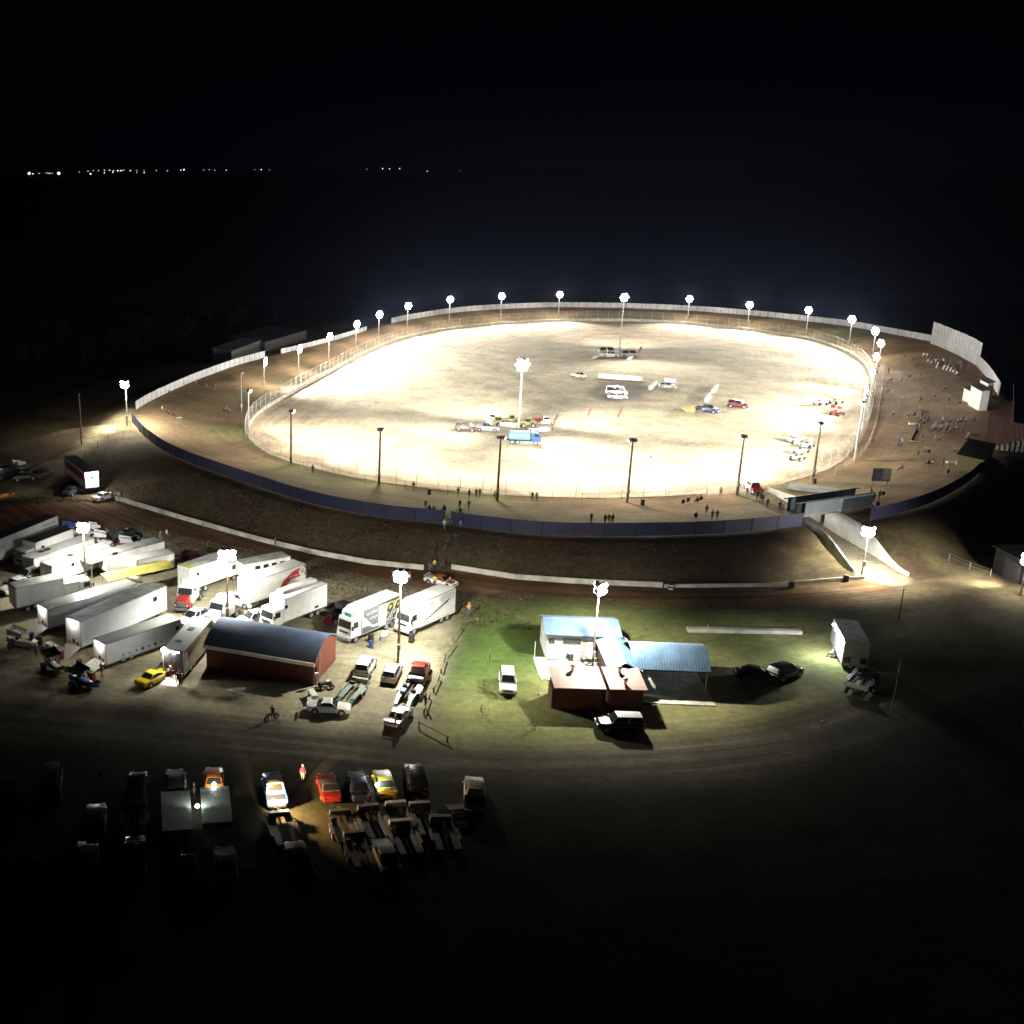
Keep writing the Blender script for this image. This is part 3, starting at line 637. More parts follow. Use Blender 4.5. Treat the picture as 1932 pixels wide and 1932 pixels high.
# toilet block
A, ang, L = frame_from((1047,1337),(1211,1341)); br2 = bricks('maroon_brick', (.075,.02,.015), (.06,.016,.012), (.10,.08,.07)); pk = corrugated('pink_roof_sheet', (.36,.21,.175), 'Y', .25, .6)
t = thing('toilet_block', 'maroon brick toilet block with two dusty pink skillion roofs', 'building', A, ang); D = 3.7; hf, hb = 2.5, 3.0
g0, g1 = L*.53, L*.635
for xa, xb in ((0,g0),(g1,L)):
    MB().box(((xa+xb)/2,.1,hf/2),(xb-xa,.2,hf)).build('wall', br2, t); MB().box(((xa+xb)/2,D-.1,hb/2),(xb-xa,.2,hb)).build('wall', br2, t)
    for xx in (xa+.1, xb-.1): MB().prism([(.21,0),(D-.21,0),(D-.21,hb),(.21,hf)], 'x', xx-.1, xx+.1).build('end_wall', br2, t)
    MB().prism([(-.35,hf),(D+.3,hb+.03),(D+.3,hb+.13),(-.35,hf+.1)], 'x', xa-.3, xb+.3).build('roof', pk, t)
MB().box(((g0+g1)/2,D/2,.08),(g1-g0,D,.1)).build('passage_floor', gconc, t); MB().box(((g0+g1)/2,D/2-.4,1.15),(g1-g0-.4,.16,2.3)).build('screen_wall', br2, t)
for x, y in ((L*.24,3.1),(L*.79,3.0),(L*.80,.7)):
    z = hf+(hb-hf)*y/D; v = MB().tube((x,y,z),(x,y,z+.55),.17,n=10).build('roof_vent', white, t); MB().ball((x,y,z+.68),.29,nu=12,nv=6,sz=.8).build('vent_cowl', white, v, smooth=True)
MB().box((-.25,1.2,1.1),(.3,2.2,2.2)).build('entry_screen', br2, t)
# carport
A, ang, L = frame_from((1205,1306),(1330,1311)); bl2 = corrugated('bright_blue_roof_sheet', (.16,.265,.41), 'X', .3, .35, .15)
t = thing('carport', 'open carport with long curved bright blue roof on thin posts', 'carport', A, ang); D = 6.6; he = 2.7; Lx = L+.4
arc = [(D*k/12, he+1.6*math.sin(math.pi*k/12)) for k in range(13)]
MB().loft([[(x,y,z) for y, z in arc]+[(x,y,z+.07) for y, z in reversed(arc)] for x in (-.8, Lx)]).build('roof', bl2, t, smooth=True)
for x in (.1, L*.5, L):
    for y in (.1, D-.1): MB().tube((x,y,-.1),(x,y,he),.055,n=8).build('post', steel, t)
for y in (.1,D-.1): MB().box((Lx/2-.4,y,he-.05),(Lx+.7,.08,.14)).build('beam', dark, t)
o = MB().box((L/2-1,D/2-1.2,.05),(L+3,D+3,.1)).build('paving_slab', conc, loc=A); o.rotation_euler = (0,0,ang); tag(o, 'pale concrete floor slab under and in front of the carport', 'slab')
A, ang, L = frame_from((1029,1262),(1150,1266)); o = MB().box((L/2,0,.05),(L+2,6.0,.1)).build('paving_slab', conc, loc=A); o.rotation_euler = (0,0,ang); tag(o, 'pale concrete courtyard slab between clubhouse and toilet block', 'slab')
# picnic table
def picnic(px, rz, label):
    t = thing('picnic_table', label, 'picnic table', gp(*px), rz); w = M('grey_bench_timber',(.25,.24,.22),.7)
    MB().box((0,0,.75),(1.9,.75,.05)).build('tabletop', w, t)
    for y in (-.75,.75): MB().box((0,y,.45),(1.9,.28,.04)).build('bench', w, t)
    for x in (-.65,.65): MB().box((x,0,.37),(.06,.1,.74)).box((x,0,.43),(.06,1.6,.06)).box((x,-.6,.21),(.06,.06,.42)).box((x,.6,.21),(.06,.06,.42)).build('leg', steel, t)
picnic((1113,1252),.05,'brown picnic table on the courtyard beside the mast'); picnic((447,1312),.1,'silver picnic table on the gravel below the red shed'); picnic((864,1536),.1,'folding table beside the white ute in the dark car park')
for px in ((1076,1247),):
    t = thing('wheelie_bin','dark wheelie bin against the clubhouse wall','bin',gp(*px)); MB().box((0,0,.5),(.55,.6,1.0)).build('bin_body',dark,t,bevel=.04); MB().box((0,0,1.03),(.6,.66,.07)).build('lid',white,t,bevel=.02)
# white barrier strip and debris
A, ang, L = frame_from((1296,1191),(1511,1197)); o = MB().box((L/2,0,.25),(L,.9,.5)).build('concrete_strip', conc, loc=A, bevel=.08); o.rotation_euler = (0,0,ang); tag(o, 'long low pale concrete block lying along the dim field', 'concrete block')
# low sheds behind the white fence, far left
def shed(px_a, px_b, depth, h, label, wm, rm, name='shed'):
    A, ang, L = frame_from(px_a, px_b); A.z = hgt(A.x, A.y); t = thing(name, label, 'shed', A, ang)
    MB().box((L/2,.08,h/2-.2),(L,.16,h+.4)).build('wall', wm, t); MB().box((L/2,depth-.08,h/2-.2),(L,.16,h+.4)).build('wall', wm, t)
    for x in (.08,L-.08): MB().prism([(.161,-.4),(depth-.161,-.4),(depth-.161,h+.35),(.161,h)],'x',x-.08,x+.08).build('end_wall', wm, t)
    MB().prism([(-.3,h),(depth+.3,h+.42),(depth+.3,h+.52),(-.3,h+.1)],'x',-.3,L+.3).build('roof', rm, t); return t
gsheet = corrugated('grey_sheet', (.09,.09,.095), 'X', .3); dsheet = corrugated('dark_sheet_roof', (.05,.05,.06), 'X', .3)
shed((437,684),(492,664),6,3.4,'low pale shed just behind the left panel fence',gsheet,gsheet)
shed((500,664),(578,640),14,3.0,'wide dark roofed shed with white front behind the left panel fence',gsheet,dsheet)
# right: white blocks, grandstand, dark shed
for (a,b,dp,h,l) in (((1815,755),(1830,762),1.6,3.0,'small white block hut left of the white hut group'),((1826,764),(1846,775),1.6,4.6,'tallest white block hut on the right crest'),((1845,742),(1860,750),1.2,3.4,'white block hut behind the tallest one')):
    shed(a,b,dp,h,l,white,gsheet,'block_hut')
A, ang, L = frame_from((1852,846),(1862,768)); t = thing('grandstand', 'small tiered grandstand with red brown bench rows at right edge', 'grandstand', A, ang)
redb = M('red_brown_bench', (.22,.08,.05), .7)
for k in range(9): MB().box((L/2,-.8-k*.8,.25+k*.32),(L,.72,.1)).build('bench_row', redb, t)
m = MB()
for k in range(9): m.box((L/2,-.9-k*.8,.1+k*.16),(L-.4,.5,.2+k*.32-.02))
m.build('riser', gconc, t); MB().box((L/2,-7.9,2.6),(L+.6,.12,5.2)).build('back_wall', dsheet, t)
for x in (.2,L-.2): MB().tube((x,-7.4,0),(x,-7.4,5.6),.08).build('post', white, t)
MB().prism([(-8.4,5.2),(-4.2,5.7),(-4.2,5.8),(-8.4,5.3)],'x',-.5,L+.5).build('roof', dsheet, t)
shed((1852,893),(1872,862),4,2.4,'pale yellow canteen hut beside the grandstand',M('yellow_hut',(.22,.21,.10),.7),dsheet,'canteen')
A, ang, L = frame_from((1871,1080),(1960,1126)); t = thing('dark_shed','big dark navy shed cut off by the right edge','shed',A,ang); nv = corrugated('navy_sheet',(.004,.005,.012),'X',.3)
MB().box((L/2,.1,1.9),(L,.2,3.8)).build('wall', nv, t); MB().box((.1,5.2,1.9),(.2,9.8,3.8)).build('end_wall', nv, t); MB().box((L/2,5,3.9),(L+.8,11,.15)).build('roof', nv, t); MB().box((L*.4,-.03,1.5),(3.2,.06,3.)).build('roller_door', dsheet, t)
rail_fence([(1790,1058),(1830,1075),(1868,1088)],'pipe rail fence in front of the lit bank at right',3,1.1,steel,rails=(.6,1.05))
# log rails round the lawn
logm = M('weathered_log', (.15,.12,.07), .85, var=.3)
def log_rail(a, b, label):
    A, B = gp(*a), gp(*b); t = thing('log_rail', label, 'log rail', A, 0, 'log rails along the lawn edge'); d = B-A
    for q in (Vector((0,0,0)), d): MB().tube(q-Vector((0,0,.2)), q+Vector((0,0,.6)), .09, n=8).build('post', logm, t)
    MB().tube(Vector((0,0,.62))-d*.04, Vector((0,0,.62))+d*1.04, .08, n=8).build('rail', logm, t)
for i, (a, b) in enumerate([((868,1184),(901,1176)),((854,1212),(870,1190)),((840,1243),(856,1221)),((832,1272),(838,1250)),((818,1307),(828,1284)),((800,1348),(810,1318))]):
    log_rail(a, b, f'weathered log rail on the lawn edge beside the pit, {ordn(i)} from the far end')
log_rail((790,1372),(844,1400), 'long log rail at the lawn corner nearest the dark road')
# saplings on the lawn
leaf = M('sapling_leaf', (.09,.13,.04), .8, var=.4)
for i, (x, y, w) in enumerate([(918,1197,'far lawn, right of the orange vested man'),(923,1248,'mid lawn, above the white wagon'),(908,1350,'near lawn, below the white wagon'),(912,1303,'lawn beside the white wagon shadow'),(1040,1188,'lawn corner left of the clubhouse'),(1005,1375,'lawn edge left of the toilet block shadow')]):
    b = gp(x, y); t = thing('sapling', 'small staked sapling on the '+w, 'sapling', b, i, 'saplings on the lawn')
    MB().tube((0,0,-.1),(0,0,1.3),.03,n=6).build('trunk', logm, t)
    m = MB(); rr = random.Random(i)
    for k in range(70):
        v = Vector((rr.gauss(0,.35),rr.gauss(0,.35),abs(rr.gauss(.7,.42)))); a = Vector((rr.uniform(-1,1),rr.uniform(-1,1),rr.uniform(-1,1))).normalized()*.11; b2 = a.cross(Vector((0,0,1)))*.6
        m.quad(v-a, v+b2, v+a, v-b2)
    m.build('crown', leaf, t)
for px, l, h in (((1008,1243),'white marker post on the lawn left of the clubhouse',2.2),((1017,1310),'white footed stake on the lawn left of the toilet block',2.4),((1334,1192),'short white marker post near the long concrete block',.9),((1551,1362),'lone stake in the dry grass below the carport shadow',1.5),((810,1210),'thin stake in the pit near the log rails',1.6),((730,1200),'thin stake in the pit behind the parked cars',1.8)):
    t = thing('marker_post', l, 'post', gp(*px)); mm = white if 'white' in l else steel; MB().tube((0,0,-.1),(0,0,h),.04,n=6).build('stake', mm, t); MB().tube((0,0,0),(0,0,.12),.16,n=10).build('foot', conc, t)
# infield barriers
def block(a, b, h, w, label):
    A, ang, L = frame_from(a, b); o = MB().box((L/2,0,h/2),(L,w,h)).build('barrier_block', white, loc=A, bevel=.06); o.rotation_euler = (0,0,ang); tag(o, label, 'barrier')
block((1128,713),(1211,719),1.1,.8,'long white barrier block behind the infield ambulance'); block((1253,721),(1274,723),1.1,.6,'short white barrier block behind the small infield car'); block((1226,736),(1238,724),.9,.7,'slanting pale barrier block right of the ambulance')
block((1332,759),(1338,747),.9,.7,'white barrier block nearest the dark blue infield ute'); block((1344,742),(1352,731),.9,.7,'white barrier block farther from the dark blue infield ute')
block((918,800),(975,806),.9,1.0,'white barrier block left of the tall infield mast'); block((1120,677),(1136,669),.8,.6,'pale barrier block at the left foot of the slim infield mast'); block((1185,681),(1196,672),.8,.6,'pale barrier block at the right foot of the slim infield mast'); block((1000,815),(1035,812),.8,1.2,'white barrier block beside the blue water truck')
redf = M('red_flag', (.5,.06,.05), .7); darkf = M('dark_flag', (.12,.1,.09), .7)
for px, l in (((1042,812),'feather flag beside the parked recovery trucks, leaning right'),((1107,795),'red and dark feather flag on open infield, left of the pair'),((1164,797),'red and dark feather flag on open infield, right of the pair'),((1202,677),'dark feather flag by the slim infield mast')):
    t = thing('feather_flag', l, 'flag', gp(*px), 0, 'feather flags on the infield'); pl = [(0,0,0),(.1,0,1.6),(.35,0,2.8),(.7,0,3.6),(1.0,0,3.7)]
    m = MB(); m.path([Vector(p) for p in pl], .03); m.build('pole', dark, t)
    m = MB(); R = [((.08,1.2),(.28,1.25)),((.22,2.2),(.62,2.1)),((.4,2.9),(.95,2.7)),((.7,3.55),(1.15,3.3)),((1.0,3.65),(1.12,3.55))]
    for i in range(4):
        (a,b),(c,d) = R[i], R[i+1]; m.loft([[(a[0],-.008,a[1]),(b[0],-.008,b[1]),(b[0],.008,b[1]),(a[0],.008,a[1])],[(c[0],-.008,c[1]),(d[0],-.008,d[1]),(d[0],.008,d[1]),(c[0],.008,c[1])]], 0 if i < 2 else 1)
    m.build('flag_cloth', [redf, darkf], t)
t = thing('traffic_cone','tiny red marker cone alone on the near track edge','cone',gp(1228,864)); MB().tube((0,0,.03),(0,0,.7),.2,.04,n=10).build('cone',redf,t); MB().box((0,0,.02),(.5,.5,.04)).build('base',redf,t)
# trees in the dark beyond the fence
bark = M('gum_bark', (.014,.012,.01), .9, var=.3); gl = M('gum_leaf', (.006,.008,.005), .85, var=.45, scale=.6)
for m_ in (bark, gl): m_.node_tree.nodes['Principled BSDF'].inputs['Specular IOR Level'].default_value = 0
def make_tree(seed, h):
    rr = random.Random(seed); m = MB(); m.tube((0,0,-.3),(.2,.1,h*.45),.28,.16,7); tips = []
    for k in range(7):
        a = k*2.4+rr.random(); l = h*rr.uniform(.28,.5); p = Vector((.2,.1,h*rr.uniform(.28,.45))); q = p+Vector((math.cos(a)*l*.55, math.sin(a)*l*.55, l*.75)); m.tube(p, q, .12, .04, 5); tips.append(q)
    tr = m.mesh('trunk', bark, True); c = MB()
    for q in tips+[Vector((0,0,h*.82))]:
        for j in range(3):
            o = q+Vector((rr.gauss(0,h*.09),rr.gauss(0,h*.09),rr.gauss(0,h*.06)))
            for k in range(90):
                v = o+Vector((rr.gauss(0,h*.075),rr.gauss(0,h*.075),rr.gauss(0,h*.055))); a = Vector((rr.uniform(-1,1),rr.uniform(-1,1),rr.uniform(-1,.3))).normalized()*rr.uniform(.2,.42); b = a.orthogonal().normalized()*a.length*.4
                c.quad(v-a, v+b, v+a, v-b)
    return tr, c.mesh('crown', gl)
kinds = [make_tree(s, h) for s, h in ((1,11),(2,9),(3,12.5))]
tp = [(30,700),(75,690),(110,668),(160,690),(205,650),(260,662),(300,640),(350,655),(395,622),(450,628),(520,612),(20,640),(600,590),(665,585)]
for i, (x, y) in enumerate(tp):
    tr, cr = kinds[i % 3]; b = gp(x, y); t = thing('gum_tree', 'barely visible dark gum tree beyond the left fence', 'tree', b, i*1.3, 'gum trees in the dark beyond the left fence'); s = .8+.35*((i*37) % 10)/10; t.scale = (s,s,s)
    inst('trunk', tr, t); inst('crown', cr, t)

# dry grass tufts on the bank and in the rough field
def tufts():
    rg = np.random.default_rng(5); rr = random.Random(5); m = MB(); N = 90000
    x = rg.uniform(-75,60,N); y = rg.uniform(118,190,N); Zg, x0, y0, st = GRID
    h = Zg[((y-y0)/st).astype(int), ((x-x0)/st).astype(int)]
    ok = (h > .12) & (h < 2.9) & ~inside(x, y, crest) & (pdist(x, y, cut_line, False) > 5.5) & ~inside(x, y, Z_ROAD) & ~inside(x, y, Z_FIELD) & (pdist(x, y, toe, False) > 1) & (pdist(x, y, crest) < 30)
    for x_, y_ in list(zip(x[ok], y[ok]))[:13000]:
        z = hgt(x_, y_); s = rr.uniform(.07,.2); mi = rr.random() < .4
        for k in range(3):
            a = rr.uniform(0,6.28); dx, dy = math.cos(a)*s*.6, math.sin(a)*s*.6; lx, ly = rr.uniform(-.3,.3)*s, rr.uniform(-.3,.3)*s
            m.quad((x_-dx,y_-dy,z-.03),(x_+dx,y_+dy,z-.03),(x_+dx*.6+lx,y_+dy*.6+ly,z+s*.8),(x_-dx*.6+lx,y_-dy*.6+ly,z+s), int(mi))
    o = m.build('grass', [M('dry_grass',(.115,.09,.052),.95,var=.4,scale=1.), M('dull_grass',(.07,.066,.034),.95,var=.4,scale=1.)]); o['kind'] = 'stuff'; o['label'] = 'dry grass tufts on the bank below the blue fence'
tufts()
# ------------------------------------------------------------------ vehicles
rubber = M('tyre_rubber', (.022,.022,.022), .85, var=.2); rimm = M('wheel_rim', (.5,.5,.52), .35, .7); glass = M('dark_window_glass', (.02,.024,.028), .12)
red_l = M('red_tail_lens', (.35,.015,.01), .25, coat=.5); head_l = M('clear_head_lens', (.7,.72,.75), .15, coat=.6); plast = M('black_trim', (.025,.025,.027), .55)
alum = M('checker_plate', (.4,.42,.42), .45, .5, scale=4, dirt=.2); undert = M('chassis_black', (.02,.02,.02), .7)
def paint(n, c, rough=.3, coat=.6): return M('paint_'+n, c, rough, 0, .04, .8, coat, dirt=.06)
P_ = dict(white=paint('white',(.76,.76,.75)), silver=paint('silver',(.45,.47,.48),.28), black=paint('black',(.015,.015,.018),.2), red=paint('red',(.33,.02,.018)), yellow=paint('yellow',(.75,.55,.02)), navy=paint('navy',(.025,.04,.10)),
          blue=paint('blue',(.03,.10,.34)), grey=paint('grey',(.14,.15,.16)), orange=paint('orange',(.7,.2,.02)), brown=paint('brown',(.12,.07,.05)), lime=paint('lime',(.35,.6,.03)), cream=paint('cream',(.62,.58,.45)), olive=paint('olive',(.14,.17,.07)), green=paint('green',(.03,.12,.06)), sky=paint('sky_blue',(.16,.50,.75)), maroon=paint('maroon',(.14,.015,.02)), dgrey=paint('dark_grey',(.05,.055,.06)))
_W = {}
def wheel(t, x, y, r, w=.2, rim=None):
    k = (r, w)
    if k not in _W:
        m = MB(); m.tube((0,-w/2,0),(0,w/2,0),r,n=18); a = m.mesh('tyre', rubber, True, .03); m = MB(); m.tube((0,-w/2-.012,0),(0,w/2+.012,0),r*.62,n=14); m.tube((0,-w/2-.03,0),(0,w/2+.03,0),r*.18,n=8); b = m.mesh('rim', rimm)
        _W[k] = (a, b)
    a, b = _W[k]; o = inst('wheel', a, t, (x,y,r)); i = inst('rim', b, o)
    if rim: i.material_slots[0].link = 'OBJECT'; i.material_slots[0].material = rim
    return o
def edge(a, b):
    A, B = gp(*a), gp(*b); return A, B
def pose(rear, front):
    A, B = edge(rear, front); return (A+B)/2, math.atan2(B.y-A.y, B.x-A.x), (B-A).length
CARS = {  # L W H belt, hood z, cabin c0..c3 as fractions from the middle, deck z
 'sedan': (4.7,1.82,1.42,.93,.88,-.36,-.2,.06,.22,.95), 'hatch': (4.4,1.82,1.48,.95,.9,-.47,-.38,.06,.25,.95), 'suv': (4.8,1.9,1.8,1.15,1.08,-.49,-.43,.08,.22,1.15),
 'ute': (5.2,1.86,1.75,1.12,1.05,-.13,-.09,.08,.22,.78), 'crew': (5.4,1.9,1.82,1.14,1.08,-.2,-.17,.08,.21,.78), 'van': (5.2,1.95,2.2,1.2,1.1,-.49,-.485,.28,.42,1.2), 'racer': (4.6,1.85,1.3,.86,.8,-.28,-.14,.06,.2,.86)}
def car(name, label, cat, rear, front, body, kind='sedan', roof=None, group=None, pos=None, num=None, hood=None, lit=False, canopy=None, tray=None):
    if pos is None: p, a, L = pose(rear, front)
    else: p, a = pos; L = None
    L0, W, H, bz, hz, c0, c1, c2, c3, dz = CARS[kind]; L = L0; w = W/2; t = thing(name, label, cat, p, a, group)
    r = .33 if H < 1.6 else .38
    def ring(x, k, zb, zt): 
        k *= w; return [(x,-k*.9,zb),(x,-k,zb+.18),(x,-k,zb+(zt-zb)*.72),(x,-k*.9,zt),(x,k*.9,zt),(x,k,zb+(zt-zb)*.72),(x,k,zb+.18),(x,k*.9,zb)]
    deck = dz
    st = [(-.5,.8,.42,dz*.82),(-.475,.95,.3,dz*.97),(-.3,1,.22,dz)]
    if kind in ('ute','crew'): st += [(c0-.01,1,.24,dz),(c0+.005,1,.24,bz)]
    else: st += [(c0+.06,1,.22,bz)]
    st += [(c3-.05,1,.22,bz),(c3+.01,1,.22,hz),(.4,.98,.24,hz*.93),(.475,.9,.27,hz*.84),(.5,.75,.38,hz*.68)]
    m = MB(); m.loft([ring(x*L, k, zb, zt) for x, k, zb, zt in st]); m.build('body', body, t, smooth=True, bevel=.03)
    # cabin
    X = [c*L for c in (c0,c1,c2,c3)]; wb, wr = w*.88, w*.72; zb = bz-.03; zr = H
    m = MB(); m.loft([[(X[0],-wb,zb),(X[3],-wb,zb),(X[3],wb,zb),(X[0],wb,zb)],[(X[1],-wr,zr),(X[2],-wr,zr),(X[2],wr,zr),(X[1],wr,zr)]]); m.build('cabin', roof or body, t, smooth=True, bevel=.05)
    def lerp(a, b, u): return tuple(p+(q-p)*u for p, q in zip(a, b))
    def pane(nm, A, B, Cc, D, mg, off, mat=glass):
        A, B, Cc, D = [Vector(v) for v in (A, B, Cc, D)]; c = (A+B+Cc+D)/4; q = [v+(c-v)*mg for v in (A,B,Cc,D)]; n = (B-A).cross(D-A).normalized(); off = Vector(off); n = n if n.dot(off) > 0 else -n
        MB().loft([[v+n*.004 for v in q], [v+n*.016 for v in q]]).build(nm, mat, t)
    pane('windscreen',(X[3],-wb,zb+.05),(X[3],wb,zb+.05),(X[2],wr,zr),(X[2],-wr,zr),.12,(1,0,.3))
    pane('rear_window',(X[0],-wb,zb+.05),(X[0],wb,zb+.05),(X[1],wr,zr),(X[1],-wr,zr),.16,(-1,0,.3))
    for s in (-1,1):
        m = MB(); mid = (X[0]+X[3])/2; parts = [(0,.5),(.5,1)] if kind not in ('ute','racer') else [(0,1)]
        for u, v in parts:
            q = []
            for uu, zz in ((u,0),(v,0),(v,1),(u,1)):
                lo = X[0]+(X[3]-X[0])*uu; hi = X[1]+(X[2]-X[1])*uu; q.append(Vector((lo+(hi-lo)*zz, s*(wb+(wr-wb)*zz), zb+.07+(zr-zb-.07)*zz)))
            c = sum(q, Vector())/4; q = [k+(c-k)*.14+Vector((0,s*.012,.004)) for k in q]; m.loft([q, [k+Vector((0,s*.012,0)) for k in q]])
        m.build('side_window', glass, t)
        MB().box((X[3]-.12, s*(w+.06), bz+.06),(.14,.2,.13)).build('mirror', body if s > 0 else plast, t, bevel=.02)
        MB().box((L*.488, s*w*.62, hz*.76),(.12,.36,.13)).build('headlight', E('lit_headlamp',(1,.97,.9),40.) if lit else head_l, t, bevel=.02)
        MB().box((-L*.49, s*w*.66, dz*.82),(.1,.3,.14)).build('taillight', red_l, t, bevel=.02)
    for sx in (-.31,.3):
        for s in (-1,1):
            MB().tube((sx*L,s*(w-.16),r+.02),(sx*L,s*(w+.004),r+.02),r*1.22,n=16).build('wheel_arch', plast, t); wheel(t, sx*L, s*(w-.1), r, .23)
    MB().box((L*.495,0,.42),(.12,W*.78,.2)).build('front_bumper', plast if H > 1.6 else body, t, bevel=.03); MB().box((-L*.495,0,.5),(.12,W*.8,.2)).build('rear_bumper', plast if H > 1.6 else body, t, bevel=.03)
    MB().box((L*.502,0,hz*.68),(.04,W*.5,.16)).build('grille', plast, t)
    if kind in ('ute','crew'):
        m = MB(); x0, x1 = -L*.49, X[0]-.04
        for s in (-1,1): m.box(((x0+x1)/2, s*(w-.05), dz+.14),(x1-x0,.1,.4))
        m.box((x0+.05,0,dz+.14),(.1,W-.1,.4)).box((x1-.03,0,dz+.2),(.06,W-.1,.5)); m.build('tray', tray or body, t, bevel=.02); MB().box(((x0+x1)/2,0,dz+.01),(x1-x0-.1,W-.2,.03)).build('tray_floor', tray or plast, t)
        if canopy: MB().box(((x0+x1)/2,0,dz+.55),(x1-x0-.05,W-.1,.85)).build('canopy', canopy, t, bevel=.06)
    if hood: MB().loft([[(c3*L+.15,-w*.7,hz+.012),(c3*L+.15,w*.7,hz+.012),(c3*L+.15,w*.7,hz-.04),(c3*L+.15,-w*.7,hz-.04)],[(.42*L,-w*.62,hz*.92+.015),(.42*L,w*.62,hz*.92+.015),(.42*L,w*.62,hz*.88),(.42*L,-w*.62,hz*.88)]]).build('bonnet', hood, t)
    if num:
        me = text_mesh(num, .75, plast if body is not P_['black'] else P_['white'])
        o = inst('race_number', me, t, ((X[1]+X[2])/2,0,H+.012), math.pi/2)
    if kind == 'racer':
        m = MB()
        for s in (-1,1): m.path([Vector((X[0],s*wb*.8,zb)),Vector((X[1],s*wr*.8,zr-.03)),Vector((X[2],s*wr*.8,zr-.03)),Vector((X[3],s*wb*.8,zb))],.03,5)
        m.build('roll_cage', steel, t); MB().box((-L*.48,0,dz+.18),(.25,W*.9,.03)).build('spoiler', body, t)
    return t
# ---- boxes on wheels
def cab_over(t, x, sgn, W, z0, H, mat, depth=1.9, deflect=True):
    """flat-fronted cab from x forwards (sgn = direction of travel)"""
    w = W/2; f = x+sgn*depth; b = z0+H*.47
    m = MB(); m.loft([[(x,-w,z0),(x,w,z0),(x,w,z0+H),(x,-w,z0+H)],[(f-sgn*.5,-w,z0),(f-sgn*.5,w,z0),(f-sgn*.5,w*.97,z0+H),(f-sgn*.5,-w*.97,z0+H)],[(f,-w*.96,z0),(f,w*.96,z0),(f-sgn*.35,w*.9,z0+H*.97),(f-sgn*.35,-w*.9,z0+H*.97)]]); m.build('cab', mat, t, smooth=True, bevel=.05)
    s1 = lambda z: f-sgn*.35*(z-z0)/(H*.97)
    za, zb2 = b, z0+H*.86
    MB().loft([[(s1(za)+sgn*.012,-w*.84,za),(s1(za)+sgn*.012,w*.84,za),(s1(zb2)+sgn*.012,w*.8,zb2),(s1(zb2)+sgn*.012,-w*.8,zb2)],[(s1(za)+sgn*.03,-w*.84,za),(s1(za)+sgn*.03,w*.84,za),(s1(zb2)+sgn*.03,w*.8,zb2),(s1(zb2)+sgn*.03,-w*.8,zb2)]]).build('windscreen', glass, t)
    for s in (-1,1):
        MB().box((x+sgn*depth*.52,s*(w+.0),(za+zb2)/2),(depth*.46,.05,(zb2-za)*.85)).build('side_window', glass, t)
        MB().box((x+sgn*depth*.52,s*(w+.0),z0+H*.24),(depth*.56,.03,H*.4)).build('door', mat, t)
        MB().box((f+sgn*.0,s*w*.7,z0+.12),(.1,.4,.2)).build('headlight', head_l, t)
        MB().box((f-sgn*.1,s*(w+.2),b+.3),(.1,.25,.5)).build('mirror', plast, t)
    MB().box((f+sgn*.03,0,z0-.12),(.2,W*.98,.35)).build('front_bumper', grey, t, bevel=.03); MB().box((f+sgn*.005,0,z0+H*.28),(.03,W*.6,.28)).build('grille', plast, t)
